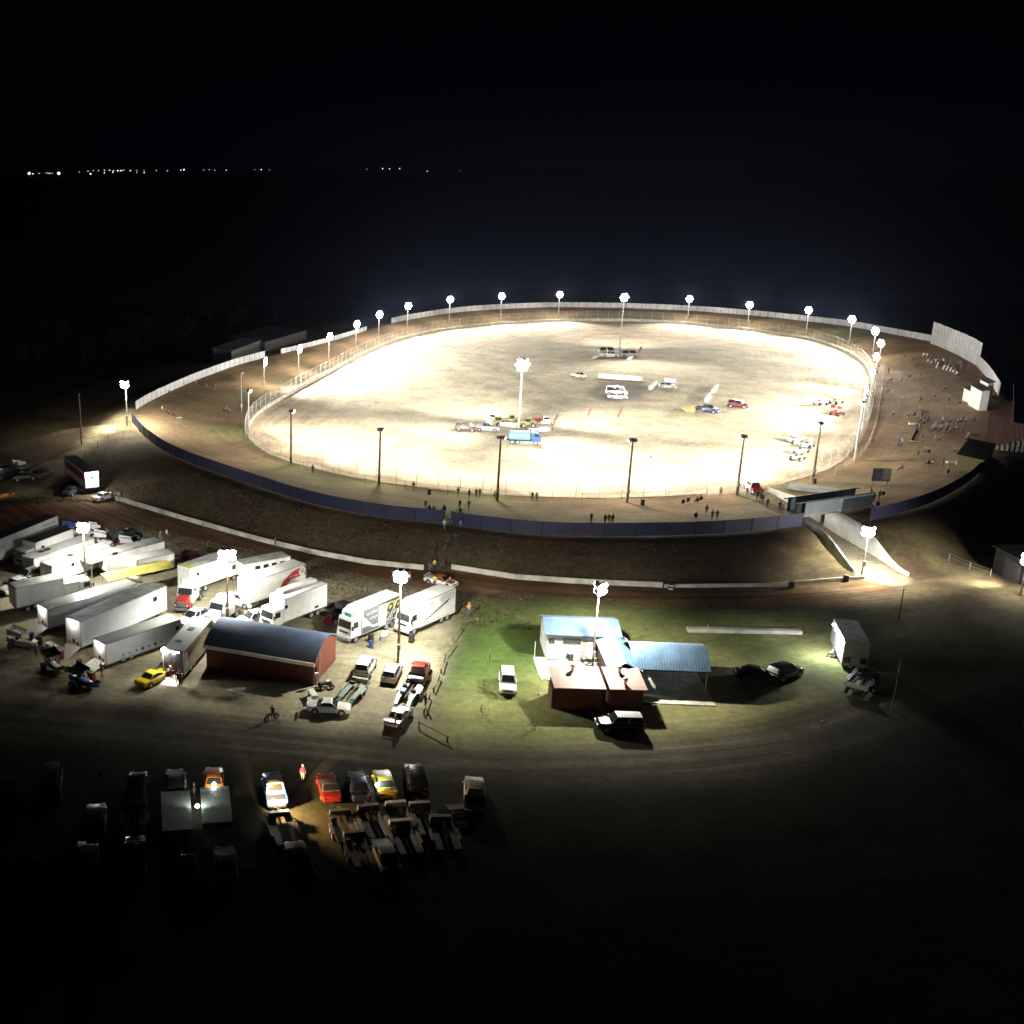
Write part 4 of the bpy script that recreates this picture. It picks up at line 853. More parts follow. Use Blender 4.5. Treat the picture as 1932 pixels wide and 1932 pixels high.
def box_truck(name, label, cat, A, B, W=2.5, H=3.6, z0=.9, side=None, roof=None, cab=None, cab_end=1, cab_mat=None, group=None, axle_end=None, door=None, hatch=(), rear_open=None, drop=True, cabH=2.2, rim=True, vis=None, dist=None):
    """A, B: ground points (pixels) under the two ends of the side facing the camera; the body lies behind that line"""
    a, b = edge(A, B); L = dist or (b-a).length; ang = math.atan2(b.y-a.y, b.x-a.x); n = Vector((-math.sin(ang), math.cos(ang), 0)); c = (a+b)/2+n*W/2
    side = side or P_['white']; roof = roof or side; t = thing(name, label, cat, c, ang, group); w = W/2; x0, x1 = -L/2, L/2
    if cab: 
        if cab_end > 0: x1 -= 2.0
        else: x0 += 2.0
    l = x1-x0; cx = (x0+x1)/2
    MB().box((cx,0,(z0+H)/2),(l,W,H-z0)).build('cargo_box', side, t, bevel=.05)
    MB().box((cx,0,H+.012),(l-.16,W-.16,.03)).build('roof', roof, t)
    if rim:
        m = MB()
        for s in (-1,1): m.box((cx,s*(w-.03),H-.02),(l,.09,.09)); m.box((cx,s*w,z0+.04),(l,.03,.1))
        for q in (x0+.04, x1-.04):
            for s in (-1,1): m.box((q,s*(w-.02),(z0+H)/2),(.09,.06,H-z0))
        m.build('corner_trim', alum, t)
    MB().box((cx,0,z0-.13),(l*.98,W*.42,.24)).build('chassis', undert, t)
    rx = x0+.03 if (cab_end > 0) else x1-.03; rs = -1 if cab_end > 0 else 1
    m = MB()
    for s in (-1,1): m.box((rx+rs*.06,s*w*.49,(z0+H)/2),(.05,w*.94,H-z0-.2))
    if not rear_open: m.build('rear_door', side, t)
    else: rear_open(t, rx, rs, w, z0, H)
    xs = [rx-rs*l*.22, rx-rs*(l*.22+1.15)]
    for x in xs:
        for s in (-1,1): wheel(t, x, s*(w-.16), .46, .3)
    if cab:
        cab_over(t, x1+.08 if cab_end > 0 else x0-.08, cab_end, W*.95, .75, cabH, cab_mat or side)
        fx = (x1+1.0) if cab_end > 0 else (x0-1.0)
        for s in (-1,1): wheel(t, fx, s*(W*.475-.14), .46, .28)
        MB().box((fx-cab_end*.4,0,.6),(2.6,.9,.25)).build('front_chassis', undert, t)
    else:
        fx = x1 if cab_end > 0 else x0
        m = MB()
        for s in (-1,1): m.tube((fx-cab_end*1.2,s*.7,0),(fx-cab_end*1.2,s*.7,z0),.07,n=6)
        m.build('landing_legs', undert, t)
    if door is not None:
        d = MB().box((door,-w-.012,(z0+H*.97)/2-.2),(.95,.03,(H-z0)*.75)).build('side_door', side, t); MB().box((door,-w-.03,(z0+H)/2+.45),(.5,.02,.45)).build('window', glass, d)
    for hx, hy, hw, hm in hatch: MB().box((hx,hy,H+.06),(hw,.75,.1)).build('roof_hatch', hm, t, bevel=.02)
    return t, (x0, x1, w, z0, H, cx, l)
def decal(t, name, mat, poly, w, off=.006):
    """flat marking on the visible side (local -y face); poly in (x, z)"""
    MB().loft([[(x,-w-off,z) for x, z in poly],[(x,-w-off-.004,z) for x, z in poly]]).build(name, mat, t)
def scribble(t, x, z, wd, h, w, mat, seed=0, slope=0., n=9, name='lettering'):
    rr = random.Random(seed); m = MB()
    for k in range(n):
        cx = x-wd/2+wd*(k+.5)/n; ww = wd/n*rr.uniform(.45,.8); hh = h*rr.uniform(.55,1.)
        zc = z+slope*(cx-x); q = rr.random()
        m.box((cx,-w-.008,zc),(ww*.28,.006,hh)) if q < .4 else m.box((cx,-w-.008,zc),(ww,.006,hh*.3))
        m.box((cx+ww*.2,-w-.008,zc+hh*.28*rr.choice((-1,1))),(ww*.8,.006,hh*.22))
    m.build(name, mat, t)
greyroof = M('weathered_roof_sheet', (.33,.35,.34), .55, .1, var=.25, scale=.7, dirt=.25); blackroof = M('black_roof_sheet', (.02,.022,.024), .6); palebl = paint('pale_blue_grey',(.68,.72,.76),.4)
txt = M('dark_blue_print', (.05,.06,.1), .6); gtxt = M('grey_print', (.16,.18,.22), .6); red = M('red_print', (.36,.03,.03), .5)
WARM = (1.,.9,.72)
def lit_rear(t, rx, rs, w, z0, H):
    inside_ = M('warm_interior', (.6,.5,.36), .7)
    MB().box((rx-rs*.02,0,(z0+H)/2),(.05,w*1.7,(H-z0)*.86)).build('open_back', inside_, t)
    for k in range(3): MB().box((rx+rs*.03,w*(-.5+.5*k),z0+.35+.25*(k % 2)),(.1,.4,.5)).build('stacked_gear', [P_['red'],plast,P_['silver']][k], t, bevel=.03)
    MB().box((rx+rs*1.2,0,z0*.5),(2.6,w*1.75,.08),ry=rs*.36).build('ramp', alum, t)
    MB().box((rx+rs*.12,0,H-.12),(.08,w*1.2,.12)).build('lit_strip', E('warm_strip',WARM,12.), t)
    point(t, (rx+rs*.3,0,H-.45), 170, WARM, .2)
g = 'race transporters parked in the pit'
def tr(label, A, B, **k): return box_truck('race_trailer', label, 'trailer', A, B, group=g, **k)
# nearest three white trailers
t, q = tr('nearest low white trailer with row of round sponsor marks along its skirt', (201,1262), (342,1212), W=2.5, H=3.0, z0=.45, side=palebl, roof=P_['white'], cab_end=1, rear_open=lit_rear)
x0, x1, w, z0, H, cx, l = q
for k in range(7): MB().tube((x0+l*(.22+.085*k),-w-.004,z0+.55),(x0+l*(.22+.085*k),-w-.012,z0+.55),.22 if k in (3,5) else .13,n=12).build('sponsor_mark', txt, t)
MB().box((x1-.55,-w-.02,H-.95),(.5,.03,.5)).build('window', glass, t)
t, q = tr('tallest white trailer, big plain side with one small high window', (155,1234), (316,1162), W=2.6, H=4.1, z0=.8, side=palebl, roof=greyroof, cab_end=1, rear_open=lit_rear)
x0, x1, w, z0, H, cx, l = q; MB().box((x1-2.2,-w-.02,H-1.1),(.7,.03,.6)).build('window', glass, t)
t, q = tr('white trailer lying behind the tallest one, low lit rear', (92,1197), (262,1146), W=2.5, H=3.3, z0=.7, side=palebl, roof=P_['white'], cab_end=1, rear_open=lit_rear)
t, q = tr('blue grey trailer with lit left end near the white crew cab', (33,1160), (123,1139), W=2.5, H=3.6, z0=.9, side=palebl, roof=greyroof, cab_end=1)
x0, x1, w, z0, H, cx, l = q; MB().box((cx-.4,-w-.25,z0-.1),(1.6,.5,.5)).build('locker', alum, t)
t, q = box_truck('horse_float','small white box body with slanted nose beside the blue grey trailer','truck',(103,1143),(178,1127),W=2.4,H=2.7,z0=.6,cab=True,cab_end=1,cabH=1.9,group=g)
# upper-left group
t, q = tr('long trailer with black roof and lettered side at the left edge', (-40,1086), (112,1020), W=2.5, H=4.0, z0=.9, side=P_['silver'], roof=blackroof, cab_end=-1)
x0, x1, w, z0, H, cx, l = q; scribble(t, x1-2.2, H-.7, 2.8, .55, w, txt, 3); scribble(t, x0+4.5, H-1.3, 2.2, .7, w, txt, 5); scribble(t, x0+4, H-2.1, 2.4, .3, w, gtxt, 6)
t, q = box_truck('race_truck','white rigid truck with black roof and grey cab facing left','truck',(50,1078),(141,1042),W=2.5,H=3.7,z0=.8,side=P_['white'],roof=blackroof,cab=True,cab_end=-1,cab_mat=P_['silver'],door=-1.5,group=g)
t, q = tr('flat white trailer with dark roof vents under the left light mast', (66,1091), (180,1050), W=2.5, H=2.9, z0=.7, roof=P_['white'], hatch=((-2,.2,.9,plast),(-3.2,.2,.9,plast)), cab_end=1)
t, q = tr('white motor home with side awning beside the left light mast', (100,1108), (212,1068), W=2.5, H=3.1, z0=.6, roof=P_['white'], hatch=((-1,.1,.8,plast),), cab_end=1, door=-1.8)
MB().box((2.2,-q[2]-1.2,2.55),(5.6,2.4,.07),rx=.08).build('awning', alum, t)
for x in (-.4,2.2,4.8): MB().tube((x,-q[2]-2.3,0),(x,-q[2]-2.3,2.45),.04,n=6).build('awning_pole', steel, t)
t, q = tr('grey roofed white trailer in front of the scattered race cars', (205,1092), (312,1062), W=2.5, H=3.4, z0=.8, roof=greyroof, cab_end=1)
MB().box((q[0]+1.2,-q[2]-.02,H-.6),(.8,.03,.35)).build('window', glass, t)
t, q = tr('short white trailer with flat bright roof beside the yellow awning', (259,1090), (330,1074), W=2.3, H=2.5, z0=.6, cab_end=1)
A_, ang, L = frame_from((205,1126),(330,1098)); t = thing('awning_tent','long mustard yellow awning on thin poles','awning',A_,ang); yel = M('mustard_canvas',(.55,.47,.13),.7)
MB().prism([(0,2.15),(1.2,2.55),(2.4,2.5),(2.4,2.55),(1.2,2.6),(0,2.2)],'x',0,L).build('canvas', yel, t)
for x in (.2,L/2,L-.2):
    for y in (.05,2.3): MB().tube((x,y,0),(x,y,2.2),.035,n=6).build('pole', steel, t)
MB().tube((L*.1,1.0,2.42),(L*.1,1.0,2.47),.12,n=8)
# middle group
t, q = box_truck('race_truck','white rigid truck with yellow green roof corner, tall bright side','truck',(360,1128),(452,1090),W=2.5,H=3.9,z0=.9,roof=greyroof,cab=True,cab_end=1,cabH=1.9,door=-3.2,group=g)
x0, x1, w, z0, H, cx, l = q; scribble(t, x0+2.1, H-1.2, .9, .5, w, gtxt, 8); decal(t,'yellow_mark',P_['yellow'],[(x0+2.5,1.1),(x0+2.9,1.1),(x0+2.9,1.5),(x0+2.5,1.5)],w)
MB().box((x0+.7,0,H+.04),(1.3,2.3,.03)).build('roof_panel', M('mossy_roof',(.36,.36,.10),.7), t)
t, q = tr('white trailer with red swoosh and number 50 at its tail', (473,1154), (577,1112), W=2.5, H=3.9, z0=.9, roof=P_['white'], cab_end=-1)
x0, x1, w, z0, H, cx, l = q
decal(t,'red_swoosh',red,[(x1-5.4,z0+.05),(x1-4.6,z0+.05),(x1-2.8,z0+1.5),(x1-.1,H-1.45),(x1-.1,H-.08),(x1-2.6,H-.5),(x1-4.2,H-1.4)],w)
MB().tube((x1-.75,-w-.012,H-.85),(x1-.75,-w-.02,H-.85),.62,n=20).build('number_disc', P_['white'], t)
o = inst('race_number', text_mesh('50', .8, plast), t, (x1-.75,-w-.03,H-.85)); o.rotation_euler = (math.pi/2,0,0); scribble(t, x1-2.4, H-1.15, 1.7, .3, w+.012, P_['white'], 9)
t, q = box_truck('race_truck','white house truck with stepped roof, cab facing left beside the shed','truck',(515,1196),(617,1155),W=2.6,H=4.0,z0=.9,roof=P_['white'],cab=True,cab_end=-1,cabH=2.1,door=-2.6,group=g)
x0, x1, w, z0, H, cx, l = q; MB().box((cx+.2,.55,H+.2),(l*.8,1.1,.4)).build('roof_step', P_['white'], t, bevel=.04); MB().box((x1-2,-w-.015,z0+.45),(.7,.03,.3)).build('vent', plast, t)
t, q = tr('low white camper with dim windows behind the swoosh trailer', (460,1104), (548,1078), W=2.3, H=2.6, z0=.6, roof=greyroof, cab_end=1)
m = MB()
for k in range(4): MB().box((q[0]+2.2+k*1.3,-q[2]-.015,1.85),(.8,.03,.5)).build('window', glass, t)
# truck 99
t, q = box_truck('race_truck','white and grey truck with big yellow outlined number 99','truck',(662,1218),(756,1177),W=2.5,H=4.0,z0=.75,roof=P_['white'],cab=True,cab_end=-1,cabH=2.4,group=g)
x0, x1, w, z0, H, cx, l = q; gp_ = M('charcoal_wrap',(.09,.095,.11),.4)
decal(t,'grey_wrap',gp_,[(x0+.15,H-.1),(x0+3.1,H-.1),(x0+3.1,z0+.7),(x0+1.9,z0+.75),(x0+1.1,H-1.7),(x0+.15,H-.9)],w); decal(t,'grey_wrap',M('mid_grey_wrap',(.17,.18,.2),.4),[(x0+4.5,z0+.4),(x1-.05,z0+.6),(x1-.05,H-.1),(x0+4.5,H-.1)],w); decal(t,'dark_band',gp_,[(x0+.1,z0+.06),(x1-.1,z0+.06),(x1-.1,z0+.4),(x0+2.2,z0+.45),(x0+1,z0+.95),(x0+.1,z0+.9)],w); decal(t,'dark_band',plast,[(x0+3.,H-.35),(x1,H-.35),(x1,H-.08),(x0+3.,H-.08)],w,.01)
dr = MB().box((x0+3.8,-w-.02,z0+1.35),(1.2,.04,2.3)).build('side_door', P_['white'], t); scribble(t, x0+3.85, z0+2., .6, .5, w+.04, gtxt, 12); scribble(t, x0+1.8, H-.8, 2., .5, w+.006, P_['silver'], 13); scribble(t, x0+2.1, H-1.5, 1.6, .5, w+.006, P_['silver'], 14)
ly = M('lime_yellow_print',(.6,.65,.03),.5)
for mt, sz, of, z_ in ((ly,2.4,.03,0),(plast,2.4,.05,0)):
    for k in range(2):
        o = inst('race_number', text_mesh('9', sz, mt, .01, .13 if mt is ly else .05, .45), t, (x1-2.75+k*1.55,-w-of,H-1.55)); o.rotation_euler = (math.pi/2,0,0); o.scale = (1.0,1.12,1)
MB().box((x0-1.2,0,3.25),(.06,1.0,.75),ry=-.12).build('cyan_sign', M('cyan_panel',(.05,.42,.5),.4), t)
MB().loft([[(x0,-1.2,2.95),(x0,1.2,2.95),(x0,1.2,H),(x0,-1.2,H)],[(x0-1.25,-1.1,2.95),(x0-1.25,1.1,2.95),(x0-1.0,1.1,H-.25),(x0-1.0,-1.1,H-.25)]]).build('cab_fairing', P_['white'], t, bevel=.05)
# white truck with script
t, q = box_truck('race_truck','white truck with script lettering and checkered trail on its side','truck',(772,1205),(858,1163),W=2.5,H=4.0,z0=.7,roof=P_['white'],cab=True,cab_end=-1,cabH=2.3,group=g)
x0, x1, w, z0, H, cx, l = q
scribble(t, x0+1.5, H-.75, 2.3, .4, w, gtxt, 21); scribble(t, x0+1.5, H-1.25, 2.3, .35, w, M('blue_print',(.1,.15,.3),.6), 22)
m = MB(); rr = random.Random(4)
for k in range(26):
    u = k/25; xx = x0+.9+u*(l-2.4); zz = z0+.55+u*1.5; m.box((xx,-w-.008,zz+.14*(k % 2)),(.16+.12*u,.006,.13+.1*u))
m.build('checkered_trail', plast, t)
m = MB()
for k in range(24):
    a, b2 = 2*math.pi*k/24, 2*math.pi*(k+1)/24; m.tube((x1-1.7+1.3*math.cos(a),-w-.01,H-.75+.42*math.sin(a)),(x1-1.7+1.3*math.cos(b2),-w-.01,H-.75+.42*math.sin(b2)),.035,n=4)
m.build('oval_emblem', gtxt, t); scribble(t, x1-1.7, H-.75, 1.7, .3, w, gtxt, 23)
for k in range(7): scribble(t, x0+.8+k*.95, z0+.3, .5, .22, w, gtxt, 30+k, n=4, name='sponsor_mark')
MB().loft([[(x0,-1.2,2.9),(x0,1.2,2.9),(x0,1.2,H),(x0,-1.2,H)],[(x0-1.3,-1.1,2.9),(x0-1.3,1.1,2.9),(x0-1.0,1.1,H-.2),(x0-1.0,-1.1,H-.2)]]).build('cab_fairing', P_['white'], t, bevel=.05)
# far trailer by the road at left, and the grey bus near the shed
t, q = box_truck('race_trailer','dark roofed trailer with red lettered side and lit back, by the dirt road','trailer',(188,932),(147,888),W=2.5,H=3.6,z0=.7,side=P_['white'],roof=blackroof,cab_end=1,rear_open=None,group=g)
x0, x1, w, z0, H, cx, l = q; MB().box((x0-.06,0,2.2),(.03,2.2,2.6)).build('back_panel', P_['white'], t)
MB().box((cx,w+.01,H-1.1),(l*.9,.02,1.3)).build('red_banner', red, t); MB().box((x0-.09,.2,2.6),(.03,.8,.4)).build('window', glass, t); point(t, (x0-1.5,.2,3.3), 1500, (1,.97,.92), .15)
MB().box((x0-.15,0,3.3),(.12,.5,.12)).build('work_lamp', E('white_lamp',(1,.98,.94),40.), t)
t, q = box_truck('race_bus','dark sided bus with pale roof and lit open back beside the red shed','bus',(348,1282),(402,1216),W=2.5,H=3.4,z0=.5,side=P_['black'],roof=P_['silver'],cab_end=1,hatch=((1.2,.1,.9,plast),(-2.5,.3,.35,plast)),group=g,rear_open=lit_rear)
x0, x1, w, z0, H, cx, l = q; MB().box((x0+.6,-w-.02,2.2),(.95,.03,1.7)).build('pale_panel', P_['silver'], t); MB().box((cx+.4,-w-.015,2.4),(l*.7,.02,.6)).build('window', glass, t)
MB().ball((x0-.3,1.0,H+.1),.3,nu=12,nv=8).build('work_lamp', E('white_lamp',(1,.98,.94),40.), t); point(t, (x0-.45,1.0,H-.5), 480, (1,.97,.92), .2)
# grey lit motor home at right
t, q = box_truck('motor_home','grey motor home with brightly lit left flank at the right of the field','motor home',(1590,1262),(1631,1267),W=7.2,H=3.3,z0=.5,side=P_['silver'],roof=greyroof,cab_end=-1,dist=2.7)
x0, x1, w, z0, H, cx, l = q
for k in range(3): MB().box((x0+.5+k*.85,-w-.02,1.2+.9*(k % 2)),(.7,.03,.7)).build('bedding_panel', [P_['brown'],P_['silver'],P_['maroon']][k], t)
for k in range(4): MB().box((x0-.15,-w+1.2+k*1.7,2.9),(.12,.3,.16)).build('awning_lamp', E('white_lamp',(1,.98,.94),40.), t)
point(t, (x0-1.2,-1.5,3.1), 2600, (.9,.94,1.), .25)
# ---- bonneted tractors
def tractor(label, rear, front, mat, bonnet=None, sleeper=True):
    p, a, L = pose(rear, front); t = thing('prime_mover', label, 'truck', p, a, g); b = bonnet or mat
    MB().box((-.3,0,.75),(6.4,.9,.25)).build('chassis', undert, t)
    m = MB(); m.loft([[(1.1,-.8,.75),(1.1,.8,.75),(1.1,.72,1.95),(1.1,-.72,1.95)],[(2.9,-.66,.75),(2.9,.66,.75),(2.9,.6,1.75),(2.9,-.6,1.75)]]); m.build('bonnet', b, t, smooth=True, bevel=.06)
    m = MB(); m.loft([[(-.6,-1.15,.8),(1.15,-1.15,.8),(1.15,1.15,.8),(-.6,1.15,.8)],[(-.6,-1.15,1.9),(1.1,-1.15,1.9),(1.1,1.15,1.9),(-.6,1.15,1.9)],[(-.6,-1.05,2.9),(.7,-1.05,2.9),(.7,1.05,2.9),(-.6,1.05,2.9)]]); m.build('cab', mat, t, smooth=True, bevel=.05)
    MB().loft([[(1.12,-.95,1.98),(1.12,.95,1.98),(.78,.9,2.72),(.78,-.9,2.72)],[(1.15,-.95,1.99),(1.15,.95,1.99),(.81,.9,2.73),(.81,-.9,2.73)]]).build('windscreen', glass, t)
    if sleeper: MB().box((-1.15,0,1.95),(1.05,2.25,2.3)).build('sleeper', mat, t, bevel=.08)
    for s in (-1,1):
        MB().box((.25,s*1.11,2.3),(.8,.04,.6),rx=-s*.1).build('side_window', glass, t); MB().box((2.2,s*.92,.95),(1.3,.45,.3)).build('mudguard', b, t, bevel=.08); MB().tube((-.55,s*1.0,.9),(-.55,s*1.0,3.4),.08,n=8).build('exhaust_stack', rimm, t); MB().box((2.95,s*.8,1.1),(.12,.3,.25)).build('headlight', head_l, t)
        wheel(t, 2.2, s*.95, .5, .3)
        for x in (-2.0,-3.2): wheel(t, x, s*.95, .5, .5)
    MB().box((2.95,0,1.3),(.06,1.1,.8)).build('grille', rimm, t); MB().box((3.1,0,.65),(.2,2.3,.3)).build('bumper', rimm, t, bevel=.03)
    return t
tractor('red bonneted prime mover with white cab, beside the tallest trailer', (368,1125), (340,1160), P_['white'], P_['red'])
tractor('white bonneted prime mover parked right of the crew cab', (435,1160), (398,1184), P_['white'])
# ---- cars in the pit and by the clubhouse
cg = 'cars parked in the pit'
car('crew_truck','white crew cab pickup facing left below the prime movers','pickup',(392,1165),(345,1186),P_['white'],'crew',group=cg)
car('crew_truck','white crew cab pickup at the far left under the trailers','pickup',(55,1106),(10,1123),P_['white'],'crew',group=cg)
car('crew_truck','dim white ute half hidden by the left truck cab','pickup',(78,1090),(38,1102),P_['silver'],'crew',group=cg)
car('pickup','white single cab ute facing left, above the shed roof','pickup',(505,1172),(455,1184),P_['white'],'crew',group=cg)
car('pickup','white ute with pale tray between camper and swoosh trailer','pickup',(425,1134),(478,1148),P_['white'],'ute',group=cg,tray=P_['cream'])
car('pickup','pale pickup behind the camper, nose by the green race car','pickup',(490,1108),(545,1090),P_['white'],'crew',group=cg)
car('estate_car','white wagon with dark rear window, leftmost on the gravel beside the shed','car',(680,1285),(698,1250),P_['white'],'suv',group=cg)
car('hatchback','silver grey hatchback in the middle of the gravel row','car',(731,1295),(747,1262),P_['silver'],'hatch',group=cg)
car('pickup','dark red ute on the gravel beside the log rails','pickup',(783,1296),(797,1262),P_['red'],'crew',group=cg,tray=P_['black'])
car('race_sedan','white race sedan parked across the gravel, facing right','race car',(584,1340),(658,1344),P_['white'],'racer',group=cg)
car('race_sedan','black and white race sedan at the gravel edge','race car',(735,1381),(768,1340),P_['navy'],'racer',roof=P_['white'],hood=P_['white'],group=cg)
car('coupe','bright yellow coupe behind the dark bus','race car',(262,1300),(318,1272),P_['yellow'],'racer',group=cg)
car('station_wagon','white wagon alone on the green lawn, nose toward the road','car',(956,1279),(958,1318),P_['white'],'suv')
car('black_suv','dark four wheel drive with shiny pale bonnet in the toilet block shadow','car',(1208,1378),(1128,1376),P_['black'],'suv',hood=P_['white'],roof=P_['white'])
car('black_sedan','black car in the carport shadow, nearer the carport','car',(1400,1278),(1452,1282),P_['black'],'sedan'); car('black_sedan','black car in the carport shadow, farther right','car',(1462,1284),(1496,1272),P_['black'],'suv')
car('lime_racer','lime green and black race car beyond the rigid truck','race car',(455,1086),(500,1074),P_['lime'],'racer',hood=P_['black'],roof=P_['black'])
car('dark_racer','dark race car beside the yellow roofed truck','race car',(350,1062),(385,1054),P_['maroon'],'racer'); car('dark_racer','small black ute cluster by the far pit road','race car',(225,1024),(252,1016),P_['black'],'ute',canopy=P_['dgrey'])
car('race_sedan','white and red race car with yellow roof on the dirt road','race car',(806,1098),(858,1108),P_['white'],'racer',roof=P_['orange'],hood=P_['red'])
car('dark_sedan','dark ute parked between the house truck and the number 99 truck','car',(632,1168),(668,1152),P_['black'],'crew')
car('dark_sedan','dark car beside the lettered trailer at the dirt road','car',(128,936),(150,926),P_['dgrey'],'sedan'); car('race_sedan','white race car with striped nose behind the lit road trailer','race car',(182,946),(212,938),P_['white'],'racer')
car('dark_sedan','dark car in the shade at far left with pale bonnet','car',(30,908),(62,902),P_['dgrey'],'sedan'); car('dark_sedan','dark van at the far left edge','car',(0,905),(28,898),P_['navy'],'van'); car('dark_sedan','dark hatchback beside the path at far left','car',(70,905),(92,893),P_['grey'],'hatch'); car('race_sedan','orange race car cut off by the left edge of the dirt road','race car',(-14,944),(18,936),P_['orange'],'racer')
# ---- open car trailers
def car_trailer(label, rear, front, mat=alum, deck=4.6, W=2.3, racks=True, tilt=0., toolbox=None, name='car_trailer', spare=True, group='open car trailers'):
    p, a, L = pose(rear, front); t = thing(name, label, 'trailer', p, a, group); t.rotation_euler = (0, tilt, a); x0 = -deck/2
    m = MB()
    for s in (-1,1): m.box((0,s*W*.32,.58),(deck,W*.26,.06))
    m.build('deck', mat, t)
    MB().box((0,0,.5),(deck,.1,.12)).build('spine', undert, t); m = MB()
    m.path([Vector((deck/2,-W*.45,.5)),Vector((deck/2+1.3,0,.5)),Vector((deck/2,W*.45,.5))],.05,6); m.build('drawbar', undert, t)
    for s in (-1,1):
        MB().box((-.3,s*(W/2+.02),.72),(1.7,.3,.05)).build('mudguard', mat, t, bevel=.02); MB().box((0,s*(W/2-.12),.64),(deck,.05,.14)).build('side_rail', undert, t)
        for x in (-.75,.15): wheel(t, x, s*(W/2+.02), .31, .2)
        MB().box((x0-.55,s*W*.3,.35),(1.1,.4,.05),ry=-.35).build('ramp', mat, t)
    MB().box((deck/2-.3,0,.85),(.45,W*.8,.45)).build('toolbox', toolbox or mat, t, bevel=.02)
    if spare: MB().tube((deck/2-.9,W*.3,.64),(deck/2-.9,W*.3,.84),.3,n=14).build('spare_wheel', rubber, t)
    return t
car_trailer('empty dull green car trailer behind the white race sedan', (650,1330), (684,1290), M('dull_green_deck',(.14,.2,.17),.6,dirt=.2))
t = car_trailer('car trailer loaded with tyres and a blue tub beside the police-style sedan'.replace('police-style','black and white'), (765,1322), (784,1294), alum)
MB().box((-1.2,.5,.78),(.9,.6,.3)).build('blue_tub', P_['blue'], t, bevel=.04); MB().tube((-.2,.6,.65),(-.2,.6,1.05),.3,n=12).build('stacked_tyre', rubber, t); MB().tube((-.8,-.5,.65),(-.8,-.5,.9),.3,n=12).build('stacked_tyre', rubber, t)
t = car_trailer('empty trailer with white tailboard in the dim grass at far right', (1610,1310), (1640,1278), undert, racks=True); MB().box((-2.4,0,.8),(.1,2.5,.5)).build('tailboard', P_['white'], t)
m = MB()
for z in (.9,1.3): m.path([Vector((-2.2,-1.1,z)),Vector((2.2,-1.1,z)),Vector((2.2,1.1,z)),Vector((-2.2,1.1,z))],.025,5)
for x in (-2.2,0,2.2):
    for y in (-1.1,1.1): m.tube((x,y,.6),(x,y,1.3),.025,n=5)
m.build('cage_rail', steel, t)
# ---- winged sprint cars
def sprint(label, rear, front, body, wing, group=None, pos=None, name='sprint_car'):
    p, a, L = pose(rear, front); t = thing(name, label, 'race car', p, a, group)
    m = MB(); ring = lambda x, w, z0, z1: [(x,-w,z0),(x,w,z0),(x,w*.8,z1),(x,-w*.8,z1)]
    m.loft([ring(-1.9,.25,.5,.95),ring(-1.2,.4,.35,1.05),ring(-.5,.42,.25,.85),ring(.5,.38,.25,.75),ring(1.5,.25,.3,.6),ring(1.9,.12,.35,.5)]); m.build('body', body, t, smooth=True, bevel=.04)
    m = MB()
    for s in (-1,1): m.path([Vector((.3,s*.33,.7)),Vector((-.1,s*.36,1.45)),Vector((-.9,s*.36,1.45)),Vector((-1.3,s*.33,.9))],.035,6)
    m.box((-.5,0,1.45),(.8,.7,.03)); m.build('roll_cage', steel, t)
    MB().loft([[(-1.55,-.76,2.15),(.05,-.76,1.78),(.05,.76,1.78),(-1.55,.76,2.15)],[(-1.55,-.76,2.2),(.05,-.76,1.83),(.05,.76,1.83),(-1.55,.76,2.2)]]).build('top_wing', wing, t)
    for s in (-1,1):
        MB().loft([[(-1.65,s*.78,1.7),(.2,s*.78,1.55),(.2,s*.78,2.0),(-1.65,s*.78,2.5)],[(-1.65,s*.8,1.7),(.2,s*.8,1.55),(.2,s*.8,2.0),(-1.65,s*.8,2.5)]]).build('wing_side', wing, t)
        MB().tube((-.6,s*.35,1.4),(-.7,s*.35,2.0),.025,n=5).build('wing_strut', steel, t)
        wheel(t, -1.15, s*.85, .42, .42); wheel(t, 1.1, s*.78, .32, .24)
    MB().box((1.55,0,.85),(.65,.9,.03),ry=.25).build('nose_wing', wing, t); MB().tube((-1.15,-.8,.42),(-1.15,.8,.42),.05,n=6).build('axle', steel, t); MB().tube((1.1,-.75,.32),(1.1,.75,.32),.04,n=6).build('front_axle', steel, t)
    MB().box((-.75,0,.95),(.35,.4,.6)).build('seat', plast, t, bevel=.05); MB().tube((-1.75,0,.8),(-2.0,0,.8),.32,n=12).build('tail_tank', body, t, smooth=True)
    return t
sg = 'winged sprint cars'
sprint('white sprint car with black wing panel, left of the white trailer row', (24,1218), (64,1222), P_['white'], P_['white'], sg)
sprint('black and orange sprint car with dark wing behind the open trailers', (84,1252), (124,1278), P_['white'], P_['black'], sg)
sprint('dark blue sprint car with black wing nearest the gravel road', (140,1290), (182,1300), P_['blue'], P_['black'], sg)
sprint('sprint car with blue and white wing at the far end of the black roofs', (132,1012), (150,1006), P_['white'], P_['blue'], sg)
sprint('white sprint car beside the left light mast', (176,1014), (194,1010), P_['white'], P_['white'], sg); sprint('white winged sprint car nearest the left light mast', (186,1030), (212,1028), P_['white'], P_['white'], sg)
sprint('pale sprint car among cluttered gear behind the grey trailer', (232,1042), (262,1038), P_['white'], P_['silver'], sg)
sprint('dim sprint car parked in the dark at far left by the path', (34,893), (52,886), P_['dgrey'], P_['white'], sg)
tg = 'sprint cars racing on the right of the track'
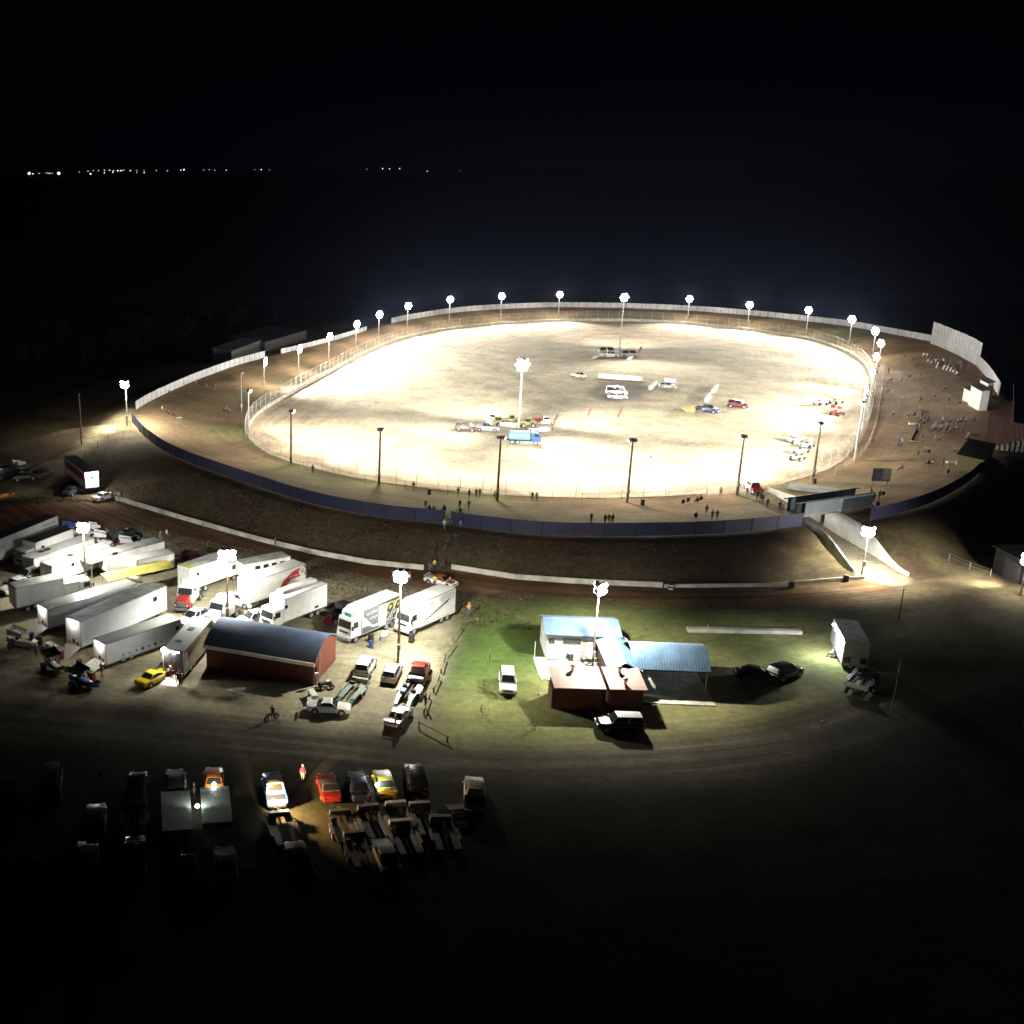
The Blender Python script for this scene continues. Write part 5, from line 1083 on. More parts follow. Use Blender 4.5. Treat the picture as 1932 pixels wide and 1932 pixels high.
for (r, f), l, wg in ((((1538,765),(1560,763)),'uppermost left white sprint car on the track',P_['white']),(((1568,763),(1588,760)),'uppermost right white sprint car on the track',P_['white']),(((1568,785),(1592,781)),'sprint car with pink red body on the track',P_['red']),(((1488,836),(1512,834)),'white sprint car alone in the middle of the pack',P_['white']),(((1500,858),(1524,852)),'white sprint car of the low pair, nearer the wall',P_['white']),(((1494,872),(1516,864)),'lowest white sprint car near the track wall',P_['silver']),(((1514,848),(1534,840)),'white sprint car of the low pair, farther from wall',P_['white'])):
    sprint(l, r, f, wg, P_['white'] if wg != P_['red'] else P_['red'], tg)
# ---- infield vehicles
car('rescue_car','brown four wheel drive left of the infield trucks','car',(866,812),(893,814),P_['brown'],'suv'); car('rescue_ute','grey and white ute left of the tall infield mast','pickup',(902,812),(937,814),P_['silver'],'crew',roof=P_['grey'])
car('rescue_car','maroon four wheel drive right of the infield flags','car',(1382,768),(1402,770),P_['maroon'],'suv'); car('rescue_ute','dark blue ute beside the white infield barriers','pickup',(1320,776),(1350,780),P_['navy'],'crew')
car('rescue_car','white low car parked in front of the infield ambulance','car',(1148,752),(1182,753),P_['white'],'sedan'); car('rescue_car','small pale car behind the short infield barrier','car',(1250,732),(1268,733),P_['silver'],'hatch')
car('race_sedan','yellow and white race car alone on the upper infield','race car',(1104,714),(1080,709),P_['white'],'racer',roof=P_['yellow'],hood=P_['yellow']); car('rescue_ute','white ute at the foot of the slim infield mast','pickup',(1140,674),(1160,674),P_['white'],'crew'); car('rescue_car','pale van left of the slim infield mast','car',(1135,668),(1155,668),P_['cream'],'van'); car('rescue_car','grey trailer van right of the slim infield mast','car',(1178,674),(1196,674),P_['silver'],'van')
t = car('ambulance','white high roofed ambulance with dark side window on the infield','ambulance',(1142,744),(1184,747),P_['white'],'van'); MB().box((0,0,2.28),(.4,1.3,.14)).build('light_bar', P_['red'], t); MB().box((-.9,-.99,1.55),(1.9,.03,.5)).build('dark_window', glass, t); MB().box((-.9,.99,1.55),(1.9,.03,.5)).build('dark_window', glass, t)
p, a, L = pose((968,836),(1013,838)); t = thing('water_truck','blue water tanker truck in front of the tall infield mast','truck',p,a)
MB().tube((-3.2,0,1.7),(.9,0,1.7),.95,n=20).build('tank', P_['sky'], t, smooth=True); MB().box((-.6,0,.75),(6.2,1.,.25)).build('chassis', undert, t); cab_over(t, 1.2, 1, 2.3, .8, 1.9, P_['blue'])
for x in (-2.6,-1.5,2.1):
    for s in (-1,1): wheel(t, x, s*.98, .48, .3)
MB().tube((1.0,.9,1.0),(1.0,.9,3.0),.08,n=8).build('exhaust_stack', dark, t)
def loader(label, rear, front):
    p, a, L = pose(rear, front); t = thing('wheel_loader', label, 'loader', p, a, 'loaders and graders on the infield'); t.scale = (.74,.74,.74); Y = M('plant_yellow',(.40,.34,.12),.5)
    MB().box((-1.2,0,1.3),(2.4,1.5,.9)).build('engine_cover', Y, t, bevel=.08); MB().box((.1,0,2.1),(1.2,1.4,1.6)).build('cab', Y, t, bevel=.06); MB().box((.1,0,2.25),(1.24,1.44,.9)).build('cab_glass', glass, t); MB().box((1.3,0,1.0),(1.3,1.,.6)).build('front_frame', Y, t)
    for s in (-1,1):
        MB().path([Vector((.8,s*.5,1.7)),Vector((2.0,s*.5,1.9)),Vector((2.9,s*.5,.8))],.12,6).build('lift_arm', Y, t)
        for x in (-1.3,1.5): wheel(t, x, s*.95, .7, .5)
    MB().prism([(2.8,.2),(3.7,.25),(3.5,.35),(3.0,.5),(2.9,1.2),(2.75,1.2)],'y',-1.2,1.2).build('bucket', Y, t)
loader('yellow loader left of the tall infield mast', (930,806), (948,801)); loader('yellow loader just right of the tall infield mast', (985,806), (1004,806)); loader('yellow grader under the tall infield mast', (955,800), (974,800))
t = car('tow_truck','pale red and white tow truck right of the tall infield mast','truck',(1012,800),(1044,800),P_['white'],'ute',hood=P_['red'],tray=P_['red']); t = car('tow_truck','white tow truck behind the grey and white ute','truck',(918,800),(945,792),P_['white'],'ute')
t = car('tow_truck','red backed service ute parked inside the entry gate','pickup',(1430,936),(1410,918),P_['white'],'crew',tray=P_['red'])
t = thing('bale_heap','round pale straw heap beside the dark blue infield ute','straw heap',gp(1300,777)); st_ = M('straw',(.4,.32,.15),.9,var=.3,bump=.6); MB().ball((0,0,.5),1.5,nu=14,nv=8,sz=.6).build('heap',st_,t,smooth=True); MB().box((2.4,-.3,.3),(2.2,1.0,.6)).build('boards',logm,t); MB().box((-2.6,.1,.25),(2.0,.8,.5)).build('boards',logm,t)
# ---- the dark car park in front
pk_ = 'cars and trailers in the dark front car park'
for r, f, col, kd, l in (((16,1530),(22,1486),'black','sedan','black car at the far left end of the front row'),((95,1522),(102,1464),'dgrey','van','dark people mover, second in the front row'),((180,1590),(183,1532),'olive','suv','dark green wagon set back from the front row'),((256,1520),(262,1474),'black','suv','black wagon beside the tilted deck trailer'),((332,1508),(331,1470),'navy','sedan','dark navy race car at the left deck trailer'),((404,1500),(404,1466),'orange','racer','glowing orange race car on the right deck trailer'),
    ((524,1533),(511,1470),'blue','crew','bright blue and white ute lit by a work lamp'),((628,1525),(612,1466),'red','racer','red race car with open dark interior'),((683,1521),(669,1466),'navy','sedan','dark blue sedan between the red and yellow cars'),((734,1517),(716,1460),'yellow','racer','yellow race car with white lamp glare beside it'),((791,1509),(776,1453),'black','suv','black wagon with pale tail, right of the yellow car'),((896,1552),(893,1470),'white','crew','white cab ute with dark tray at the right end of the front row'),
    ((60,1678),(63,1622),'black','sedan','black sedan in the second row, far left'),((2,1668),(8,1620),'dgrey','sedan','dark car cut off by the left edge in the second row'),((166,1660),(166,1610),'navy','suv','dark navy wagon in the second row'),((254,1655),(256,1602),'black','crew','black ute in the second row behind the black wagon'),((352,1668),(350,1620),'black','sedan','black car behind the left deck trailer'),((428,1668),(424,1618),'dgrey','sedan','dark grey car behind the right deck trailer'),((572,1668),(556,1612),'dgrey','crew','dark grey ute with pale cab roof behind the lit trailer'),((737,1650),(718,1604),'grey','sedan','grey car with shiny bonnet behind the trailer cluster')):
    t = car('parked_car', l, 'car', r, f, P_[col], kd, group=pk_, roof={'blue':P_['white'],'red':P_['grey'],'dgrey':None}.get(col), tray=P_['black'] if col in ('white','black') else None, hood={'orange':P_['orange'],'yellow':P_['olive']}.get(col))
deckm = corrugated('grey_deck_plank', (.15,.19,.2), 'X', .4, .6)
for (r, f), l in ((((336,1588),(331,1512)),'wide grey deck trailer behind the navy race car'),(((411,1572),(405,1504)),'wide planked deck trailer behind the orange car')):
    p, a, L = pose(r, f); t = thing('deck_trailer', l, 'trailer', p, a, pk_); MB().box((0,0,1.05),(L,2.6,.1)).build('deck', deckm, t); MB().box((0,0,.75),(L*.9,1.0,.4)).build('chassis', undert, t)
    for x in (-1.6,-.6):
        for s in (-1,1): wheel(t, x, s*1.1, .38, .3)
for r, f, l in (((252,1580),(257,1526),'dark car trailer behind the black wagon'),((546,1606),(524,1545),'car trailer with bright tail behind the blue ute'),((660,1600),(640,1545),'dark car trailer behind the red car'),((718,1590),(692,1535),'dark car trailer in the cluster, second from left'),((768,1582),(745,1530),'car trailer with pale boxes in the cluster'),((812,1582),(790,1532),'car trailer with pale side strips in the cluster'),((850,1622),(826,1548),'long railed car trailer at the right of the cluster'),((770,1606),(758,1578),'short white topped trailer behind the cluster'),((690,1640),(668,1590),'dark car trailer with shiny long edge')):
    car_trailer(l, r, f, M('grey_deck',(.11,.12,.125),.55,.2) if 'pale' in l or 'rail' in l or 'bright' in l else M('dark_deck',(.035,.04,.045),.6,.1), group=pk_, toolbox=P_['white'] if 'pale' in l or 'white' in l else None)
def lampstand(px, h, power, label, col, aim=(0.,3.)):
    t = thing('work_lamp', label, 'work lamp', gp(*px)); m = MB()
    for k in range(3): a = 2.1*k; m.tube((0,0,.5),(.5*math.cos(a),.5*math.sin(a),0),.02,n=5)
    m.build('tripod', dark, t); MB().tube((0,0,.45),(0,0,h),.025,n=6).build('pole', dark, t); MB().ball((0,0,h),.17,nu=10,nv=6).build('lamp_head', E('work_lamp_glow',(1.,.96,.88),60.), t); spot(t, (0,0,h+.22), (aim[0],aim[1],h-1.2), power, 165, .5, col, .12)
lampstand((515,1540), 1.45, 11000, 'brilliant warm work lamp behind the blue ute', (1.,.64,.28), (2.6,1.6)); lampstand((711,1503), 1.2, 700, 'white work lamp beside the yellow car', (.9,.93,1.)); lampstand((373,1545), 1.3, 420, 'work lamp hidden between the two deck trailers', (1.,.97,.75)); lampstand((404,1503), 1.3, 160, 'small lamp at the tail of the orange car', (1.,.85,.5))
# spectator vehicles on the right bank
car('spectator_car','grey four wheel drive parked on the right bank by the canteen','car',(1805,890),(1828,868),P_['silver'],'suv')
t = thing('motorbike','small motorbike with rider shape on the gravel below the shed','motorbike',gp(512,1359),.6)
for x in (-.65,.65): wheel(t, x, 0, .32, .12)
MB().loft([[(-.6,-.12,.55),(-.6,.12,.55),(-.6,.12,.8),(-.6,-.12,.8)],[(.3,-.14,.6),(.3,.14,.6),(.3,.14,.95),(.3,-.14,.95)]]).build('body', P_['dgrey'], t, bevel=.05); MB().path([Vector((.65,0,.32)),Vector((.42,0,1.0)),Vector((.4,-.35,1.05))],.03,6).build('fork', steel, t); MB().box((-.35,0,.84),(.7,.24,.08)).build('seat', plast, t, bevel=.03)
t = thing('quad_bike','quad bike with white tank by the shed corner','quad bike',gp(615,1298),.3)
for x in (-.55,.55):
    for s in (-1,1): wheel(t, x, s*.42, .28, .25)
MB().box((0,0,.6),(1.3,.5,.3)).build('body', P_['dgrey'], t, bevel=.08); MB().box((.3,0,.8),(.5,.45,.15)).build('tank', P_['white'], t, bevel=.04); MB().path([Vector((.45,-.35,1.0)),Vector((.5,0,.85)),Vector((.45,.35,1.0))],.03,6).build('handlebar', steel, t)

# gear lying about the pit
chest = M('red_tool_chest',(.3,.02,.02),.35); drumb = M('blue_drum',(.03,.08,.28),.4)
for kind, px, l in (('tyre_stack',(75,1216),'tyre stack beside the white sprint car'),('tyre_stack',(150,1262),'tyre stack between dark winged cars and the nearest trailer'),('tyre_stack',(640,1150),'tyre stack behind the house truck'),('tyre_stack',(700,1212),'tyre stack at the side of the number 99 truck'),('tyre_stack',(240,1040),'tyre stack among the far sprint cars'),('tyre_stack',(776,1212),'tyre stack at the nose of the script truck'),
    ('tool_chest',(118,1240),'red tool chest behind the tallest trailer'),('tool_chest',(172,1283),'red tool chest by the nearest trailer ramp'),('tool_chest',(322,1281),'red tool chest at the open back of the bus'),('tool_chest',(225,1032),'red tool chest beside the far sprint cars'),('tool_chest',(618,1178),'red tool chest under the house truck tail'),
    ('fuel_drum',(60,1206),'blue fuel drum beside the lit trailer rear'),('fuel_drum',(212,1252),'blue fuel drum under the nearest trailer'),('fuel_drum',(700,1222),'blue fuel drum in front of the number 99 truck'),('fuel_drum',(270,1046),'blue fuel drum near the strolling pair'),
    ('gear_table',(98,1226),'folding gear table behind the middle trailer'),('gear_table',(250,1098),'folding gear table under the yellow awning'),('gear_table',(725,1206),'folding gear table between the two lettered trucks'),('gear_table',(590,1318),'folding gear table near the race sedan')):
    t = thing(kind, l, kind.replace('_',' '), gp(*px), random.uniform(0,3), 'pit gear')
    if kind == 'tyre_stack':
        for k in range(4): MB().tube((random.uniform(-.04,.04),random.uniform(-.04,.04),.02+k*.27),(0,0,.27+k*.27),.36,n=14).build('tyre', rubber, t, bevel=.04)
    elif kind == 'tool_chest': MB().box((0,0,.55),(1.1,.5,.9)).build('chest', chest, t, bevel=.02); MB().box((0,0,1.02),(1.14,.54,.05)).build('worktop', plast, t)
    elif kind == 'fuel_drum': MB().tube((0,0,0),(0,0,.9),.29,n=14).build('drum', drumb, t); MB().tube((.12,0,.9),(.12,0,.95),.04,n=8).build('cap', plast, t)
    else:
        MB().box((0,0,.74),(1.8,.7,.04)).build('tabletop', P_['white'], t)
        for x in (-.8,.8): MB().box((x,0,.37),(.04,.6,.72)).build('leg', steel, t)
# ------------------------------------------------------------------ people
skin = M('skin', (.45,.29,.21), .6); hairm = M('dark_hair', (.04,.028,.02), .8)
SHIRT = {n: M('cloth_'+n, c, .85, var=.2) for n, c in dict(black=(.02,.02,.022), dark=(.05,.05,.055), white=(.7,.7,.7), grey=(.22,.22,.23), red=(.4,.04,.04), blue=(.05,.09,.32), orange=(.85,.25,.05), pink=(.75,.08,.22), yellow=(.7,.7,.08), purple=(.3,.22,.5), brown=(.12,.08,.05), navy=(.03,.04,.09)).items()}
def skin_person(pose):
    """one continuous skin-modifier body; pose gives joints"""
    J = {'pel':(0,0,.95),'chest':(.02,0,1.3),'neck':(.0,0,1.5),'head':(.02,0,1.62),'top':(.01,0,1.74)}
    for s, n in ((1,'l'),(-1,'r')):
        J['hip'+n] = (0,.1*s,.9); J['kn'+n] = (.03,.11*s,.5); J['an'+n] = (-.02,.11*s,.08); J['toe'+n] = (.17,.13*s,.035)
        J['sh'+n] = (0,.2*s,1.42); J['el'+n] = (-.03,.27*s,1.13); J['wr'+n] = (.06,.27*s,.88)
    J.update(pose); names = list(J); ix = {k: i for i, k in enumerate(names)}
    E_ = [('pel','chest'),('chest','neck'),('neck','head'),('head','top')]
    for n in 'lr': E_ += [('pel','hip'+n),('hip'+n,'kn'+n),('kn'+n,'an'+n),('an'+n,'toe'+n),('chest','sh'+n),('sh'+n,'el'+n),('el'+n,'wr'+n)]
    R = {'pel':(.15,.12),'chest':(.15,.12),'neck':(.065,.065),'head':(.10,.115),'top':(.07,.08)}
    for n in 'lr': R.update({'hip'+n:(.09,.09),'kn'+n:(.06,.06),'an'+n:(.042,.042),'toe'+n:(.035,.035),'sh'+n:(.07,.07),'el'+n:(.048,.048),'wr'+n:(.032,.032)})
    me = bpy.data.meshes.new('p'); me.from_pydata([J[k] for k in names], [(ix[a], ix[b]) for a, b in E_], [])
    o = bpy.data.objects.new('p', me); C.objects.link(o); o.modifiers.new('s', 'SKIN'); sv = me.skin_vertices[0].data
    for k in names: sv[ix[k]].radius = R[k]; sv[ix[k]].use_root = (k == 'pel')
    o.modifiers.new('d', 'SUBSURF').levels = 1
    ev = bpy.data.meshes.new_from_object(o.evaluated_get(bpy.context.evaluated_depsgraph_get())); bpy.data.objects.remove(o)
    bm = bmesh.new(); bm.from_mesh(ev); bm.verts.ensure_lookup_table()
    # hands: palm and five fingers each
    for n, s in (('l',1),('r',-1)):
        w = Vector(J['wr'+n]); d = (w-Vector(J['el'+n])).normalized(); u = d.cross(Vector((0,s,0))); u = (Vector((1,0,0)) if u.length < .1 else u).normalized()
        mb = MB(); c = w+d*.05
        mb.tube(w-d*.02, w+d*.09, .034, .03, 6)
        for k, L in enumerate((.07,.085,.08,.06)): q = w+d*.085+u*(.024-.016*k); mb.path([q, q+d*L*.6, q+d*L*.95-Vector((0,s,0))*.025], .0085, 5)
        q = w+d*.03+u*.03; mb.path([q, q+d*.03+u*.03, q+d*.065+u*.032], .0095, 5)
        vs = [bm.verts.new(v) for v in mb.v]
        for f in mb.f:
            try: bm.faces.new([vs[i] for i in f])
            except ValueError: pass
    bm.normal_update(); hc = Vector(J['head']); px = {k: Vector(v) for k, v in J.items()}
    def near(p, a, b):
        a, b = px[a], px[b]; t = max(0, min(1, (p-a).dot(b-a)/max((b-a).length_squared, 1e-9))); return (p-a-(b-a)*t).length
    for f in bm.faces:
        p = f.calc_center_median(); D = [(min(near(p,'neck','head'), near(p,'head','top')), 0)]
        D.append((min(near(p,'pel','chest')-.05, near(p,'chest','neck'), *(near(p,'chest','sh'+n) for n in 'lr'), *(near(p,'sh'+n,'el'+n) for n in 'lr')), 1))
        D.append((min(*(near(p,'el'+n,'wr'+n) for n in 'lr')), 0)); D.append((min(*(near(p,'hip'+n,'kn'+n) for n in 'lr'), *(near(p,'kn'+n,'an'+n) for n in 'lr'), near(p,'hipl','hipr')-.03), 2)); D.append((min(*(near(p,'an'+n,'toe'+n) for n in 'lr')), 3))
        mi = min(D)[1]
        if any((p-px['wr'+n]).length < .2 and (p-px['wr'+n]).dot(px['wr'+n]-px['el'+n]) > -.01 for n in 'lr') and mi != 2: mi = 0
        f.material_index = mi; f.smooth = True
    out_ = bpy.data.meshes.new('person'); bm.to_mesh(out_); bm.free()
    for m in (skin, SHIRT['dark'], SHIRT['navy'], plast): out_.materials.append(m)
    h = MB(); h.ball((hc.x-.015, hc.y, hc.z+.045), .125, nu=10, nv=7, sx=1., sy=.92, sz=.95); hm = h.mesh('hair', hairm, True)
    f = MB()   # face: nose, eyes, ears on the front of the head
    for s in (-1,1): f.ball((hc.x+.10,hc.y+s*.038,hc.z+.0),.014,0,6,4); f.ball((hc.x,hc.y+s*.112,hc.z-.01),.026,0,6,4,sx=.6,sy=.4)
    f.ball((hc.x+.118,hc.y,hc.z-.025),.02,0,6,4); f.box((hc.x+.104,hc.y,hc.z-.065),(.012,.05,.012)); fm = f.mesh('face', skin, True)
    return out_, hm, fm
sit = {}
for s, n in ((1,'l'),(-1,'r')): sit.update({'hip'+n:(0,.1*s,.47),'kn'+n:(.42,.13*s,.48),'an'+n:(.44,.13*s,.08),'toe'+n:(.6,.14*s,.035),'sh'+n:(-.05,.2*s,.97),'el'+n:(.05,.26*s,.72),'wr'+n:(.3,.16*s,.6)})
sit.update({'pel':(0,0,.5),'chest':(-.04,0,.86),'neck':(-.05,0,1.05),'head':(-.02,0,1.17),'top':(-.03,0,1.29)})
POSES = {'stand': skin_person({}),
 'walk': skin_person({'knl':(.2,.1,.5),'anl':(.22,.1,.1),'toel':(.4,.11,.05),'knr':(-.06,-.1,.5),'anr':(-.34,-.1,.16),'toer':(-.2,-.11,.03),'ell':(-.14,.26,1.15),'wrl':(-.1,.27,.9),'elr':(.1,-.26,1.15),'wrr':(.28,-.24,1.0)}),
 'arms': skin_person({'ell':(.02,.3,1.17),'wrl':(.2,.1,1.2),'elr':(.02,-.3,1.17),'wrr':(.22,-.06,1.16)}),
 'sit': skin_person(sit)}
HAIRC = [hairm, M('brown_hair',(.12,.07,.035),.8), M('grey_hair',(.4,.38,.35),.8), M('black_cap',(.02,.02,.02),.8), M('white_cap',(.7,.7,.7),.8)]
TROU = [SHIRT['navy'], SHIRT['black'], SHIRT['dark'], SHIRT['grey']]
def chair(loc, rz, label, mat, group):
    t = thing('camp_chair', label, 'folding chair', loc, rz, group); MB().box((0,0,.42),(.46,.48,.04)).build('seat', mat, t, bevel=.01); MB().box((-.24,0,.72),(.04,.48,.55),ry=-.15).build('backrest', mat, t, bevel=.01)
    for x in (-.2,.2):
        for y in (-.22,.22): MB().tube((x,y,0),(x,y,.42),.014,n=5).build('leg', steel, t)
    return t
_cp = {}
def place_chair(loc, rz, label, mat, group):
    k = mat.name
    if k not in _cp: _cp[k] = chair(loc, rz, label, mat, group); return _cp[k]
    return dup(_cp[k], loc, rz, label, group)
pc = [0]
def person(px, pose, shirt, face, label, group=None, lift=0., seat=None, loc=None, legs=None):
    me, hm, fm = POSES[pose]; p = gp(*px) if loc is None else loc; r = random.Random(pc[0]*7+1); pc[0] += 1
    o = bpy.data.objects.new('person', me); C.objects.link(o); o.location = p+Vector((0,0,lift)); o.rotation_euler = (0,0,face); tag(o, label, 'person', group)
    for i, m in ((1, SHIRT[shirt]), (2, SHIRT[legs] if legs else r.choice(TROU))): o.material_slots[i].link = 'OBJECT'; o.material_slots[i].material = m
    k = r.uniform(.95,1.06); o.scale = (k,k,k); h = inst('hair', hm, o); h.material_slots[0].link = 'OBJECT'; h.material_slots[0].material = r.choice(HAIRC); inst('face', fm, o)
    if pose == 'sit' and seat: place_chair(o.location-Vector((0,0,lift))+Vector((math.cos(face),math.sin(face),0))*-.02, face, seat[0], seat[1], seat[2])
    return o
N_ = math.pi/2
def row(items, where, group, face=N_, pre=''):
    items = list(items)
    for i, it in enumerate(items):
        x, y, ps, sh = it[:4]; word = {'stand':'standing','walk':'walking','arms':'gesturing','sit':'sitting'}[ps]
        person((x,y), ps, sh, face+random.uniform(-.5,.5), f'person in {sh} top {word} {where}, {ordn(i)} from left', group, seat=(f'camp chair under the {ordn(i)} person {where}', SHIRT['navy'], 'camp chairs of the spectators') if ps == 'sit' else None)
row([(780,926,'stand','black'),(864,937,'arms','black'),(885,940,'stand','dark'),(898,939,'arms','black'),(905,939,'stand','black'),(933,943,'stand','grey'),(938,946,'stand','black'),(1004,946,'stand','black'),(1012,946,'stand','dark')], 'at the near fence left of centre', 'spectators standing along the near fence')
row([(803,961,'stand','dark'),(810,967,'sit','dark'),(818,968,'sit','black'),(837,967,'sit','brown'),(867,962,'walk','black'),(884,963,'walk','dark')], 'on the near bank above the steps', 'spectators on the near bank above the steps')
row([(838,999,'walk','white'),(848,996,'walk','navy'),(854,981,'stand','black'),(862,984,'stand','white'),(868,977,'stand','dark'),(868,1001,'walk','grey')], 'in the spectator gate', 'people in the spectator gate', -N_)
row([(811,1077,'stand','dark'),(819,1077,'stand','yellow'),(820,1052,'walk','black'),(835,1078,'stand','navy'),(840,1047,'walk','navy'),(846,1032,'walk','dark')], 'on the dark steps below the gate', 'people on the steps below the gate')
row([(1115,987,'stand','black'),(1141,990,'stand','black'),(1148,990,'stand','dark'),(1155,990,'stand','black')], 'just behind the navy fence at centre', 'spectators behind the navy fence')
row([(1288,953,'sit','dark'),(1297,950,'sit','black'),(1314,950,'sit','black'),(1321,947,'sit','dark')], 'in the seated group at the near fence', 'seated group at the near fence')
row([(1312,980,'sit','black'),(1332,972,'stand','black'),(1343,981,'stand','dark'),(1352,981,'stand','black'),(1359,937,'stand','grey')], 'on the near bank right of centre', 'spectators on the near bank right of centre')
row([(1409,936,'stand','dark'),(1428,944,'stand','black'),(1434,949,'stand','dark'),(1438,952,'stand','black'),(1447,958,'stand','black'),(1470,965,'walk','black'),(1475,968,'walk','grey')], 'along the entry road inside the gate', 'people along the entry road')
row([(1641,940,'stand','white'),(1648,948,'stand','dark'),(1655,958,'sit','grey'),(1658,943,'stand','black'),(1664,938,'sit','dark')], 'in the huddle at the bridge end', 'people at the right end of the bridge')
row([(1647,836,'stand','dark'),(1659,788,'stand','black'),(1664,745,'stand','dark'),(1673,731,'stand','black'),(1676,705,'stand','dark'),(1676,741,'sit','grey'),(1681,720,'sit','black'),(1683,787,'sit','dark'),(1695,843,'stand','navy'),(1700,843,'stand','purple'),(1701,721,'stand','brown'),(1701,763,'stand','brown')], 'on the lit strip beside the right fence', 'people on the lit strip beside the right fence', math.pi)
row([(1700,888,'sit','dark'),(1731,862,'sit','black'),(1744,857,'sit','dark'),(1749,879,'sit','grey'),(1750,858,'sit','dark'),(1758,879,'sit','white'),(1778,883,'stand','dark'),(1786,896,'sit','purple'),(1800,857,'sit','black')], 'on the lower right bank', 'people on the lower right bank', 2.4)
row([(306,780,'stand','white'),(319,785,'sit','dark'),(328,787,'sit','dark'),(424,780,'sit','black'),(428,777,'stand','dark'),(432,781,'sit','grey')], 'on the brown left bank', 'people on the left bank', .2)
row([(320,856,'sit','dark'),(326,858,'sit','black'),(433,898,'sit','black'),(590,894,'stand','black')], 'at the blue fence on the left bank', 'people at the blue fence on the left', .9)
row([(316,741,'sit','dark'),(370,726,'sit','grey'),(388,730,'sit','dark'),(406,734,'sit','brown')], 'under the white fence at the left', 'people under the white fence at left', -.2)
o = MB().box((0,0,.03),(1.8,1.3,.06)).build('picnic_rug', SHIRT['white'], loc=gp(336,788), bevel=.02); tag(o, 'pale rug spread beside the seated pair on the left bank', 'rug')
person((884,1161),'arms','orange',-1.2,'person in orange vest standing alone right of the script truck',legs='blue')
person((303,1023),'stand','red',-.6,'person in red top on the dirt road, left of the strolling pair'); person((315,1019),'walk','white',-.6,'person in white top on the dirt road, right of the strolling pair')
person((384,1004),'stand','purple',0,'person in purple top at the white barrier, left'); person((519,1036),'stand','navy',0,'person in navy top at the white barrier, middle')
person((68,1240),'stand','blue',-1,'person in blue top between the sprint cars'); person((192,1276),'stand','red',1,'person in red top at the nearest trailer ramp'); person((336,1294),'stand','black',-N_,'person in black beside the dark bus, left of pair',legs='black'); person((341,1294),'stand','dark',-N_,'person in dark clothes beside the dark bus, right of pair',legs='black')
person((819,1108),'arms','yellow',1,'person in yellow vest beside the race car on the road'); person((571,1474),'stand','pink',-1,'person in bright pink top in the dark car park',legs='white'); person((190,1483),'stand','black',0,'barely visible dark person in the front car park'); person((350,1502),'stand','blue',0,'person in blue top between the navy race car and lamp')
person((1569,1241),'sit','white',2.5,'person sitting beside the lit motor home',seat=('camp chair beside the lit motor home',SHIRT['dark'],'camp chairs of the spectators')); person((745,1378),'walk','dark',.5,'person bending behind the black and white sedan'); person((802,1336),'stand','dark',.4,'person in dark top between log rail and loaded trailer',legs='blue'); person((514,1357),'stand','dark',1,'person standing over the motorbike below the shed'); person((322,1284),'stand','red',0,'person in red top in the light at the bus back'); person((366,1506),'stand','dark',0,'person in dark top at the lamp between deck trailers')
for i, (x, y) in enumerate([(212,945),(219,943),(224,945),(230,943)]): person((x,y),'stand',['dark','grey','white','dark'][i],-1,f'person standing by the barrier end on the dirt road, {ordn(i)} from the left','people at the barrier end')
# the dark crowd on the right bank
rr = random.Random(12); cl = []
for k in range(44):
    if k < 26: x, y = rr.gauss(1745,22), 0; y = 800+(x-1745)*.12+rr.gauss(0,17)
    else: x, y = rr.gauss(1800,20), rr.gauss(790,22)
    cl.append((min(max(x,1708),1846), min(max(y,758),838)))
cl.sort()
for i, (x, y) in enumerate(cl): person((x,y), 'sit' if i % 5 else 'stand', rr.choice(['black','dark','navy','dark','grey','black','brown']), math.pi+rr.uniform(-.6,.6), 'person in dark clothes seated or standing in the shaded crowd of the right bank', 'shaded crowd on the right bank', seat=('camp chair among the shaded crowd on the right bank', SHIRT[['navy','dark'][i % 2]], 'camp chairs in the shaded crowd'))
k = 0
for j in range(4):
    for i in range(9):
        if rr.random() < .2: continue
        x = 1741+i*6.2+j*4; y = 672+i*2.0+j*6.5+rr.uniform(-.8,.8); f = math.pi+.3+rr.uniform(-.2,.2)
        place_chair(gp(x,y), f, 'pale plastic chair in the rows below the tall white screen', M('white_plastic',(.7,.7,.68),.5), 'rows of pale chairs below the tall screen')
        if rr.random() < .45: person((x,y),'sit',rr.choice(['black','dark','navy']),f,'person in dark clothes on the chairs below the tall screen','seated people below the tall screen')
for i, (x, y) in enumerate([(1707,673),(1722,682),(1728,694),(1735,716),(1715,715),(1742,735),(1770,733),(1782,738),(1760,752),(1790,700),(1806,712),(1830,740)]): person((x,y),'sit' if i % 3 else 'stand',['dark','black','grey'][i % 3],math.pi,f'person on the upper right bank between screen and crowd, {ordn(i)} from the top left','people on the upper right bank',seat=(f'camp chair of a person on the upper right bank, {ordn(i)} from the top left',SHIRT['dark'],'camp chairs on the upper right bank'))
def gazebo(px, rz, label, mat, s=2.6):
    t = thing('gazebo', label, 'shade tent', gp(*px), rz, 'spectator shade tents')
    for x in (-s/2,s/2):
        for y in (-s/2,s/2): MB().tube((x,y,0),(x,y,2.1),.025,n=6).build('leg', steel, t)
    MB().add([(-s/2,-s/2,2.1),(s/2,-s/2,2.1),(s/2,s/2,2.1),(-s/2,s/2,2.1),(0,0,2.8),(0,0,2.7)],[(0,1,4),(1,2,4),(2,3,4),(3,0,4),(1,0,5),(2,1,5),(3,2,5),(0,3,5)]).build('canopy', mat, t)
gazebo((1812,700),.2,'dim pale shade tent on the upper right bank',SHIRT['grey'],2.2)
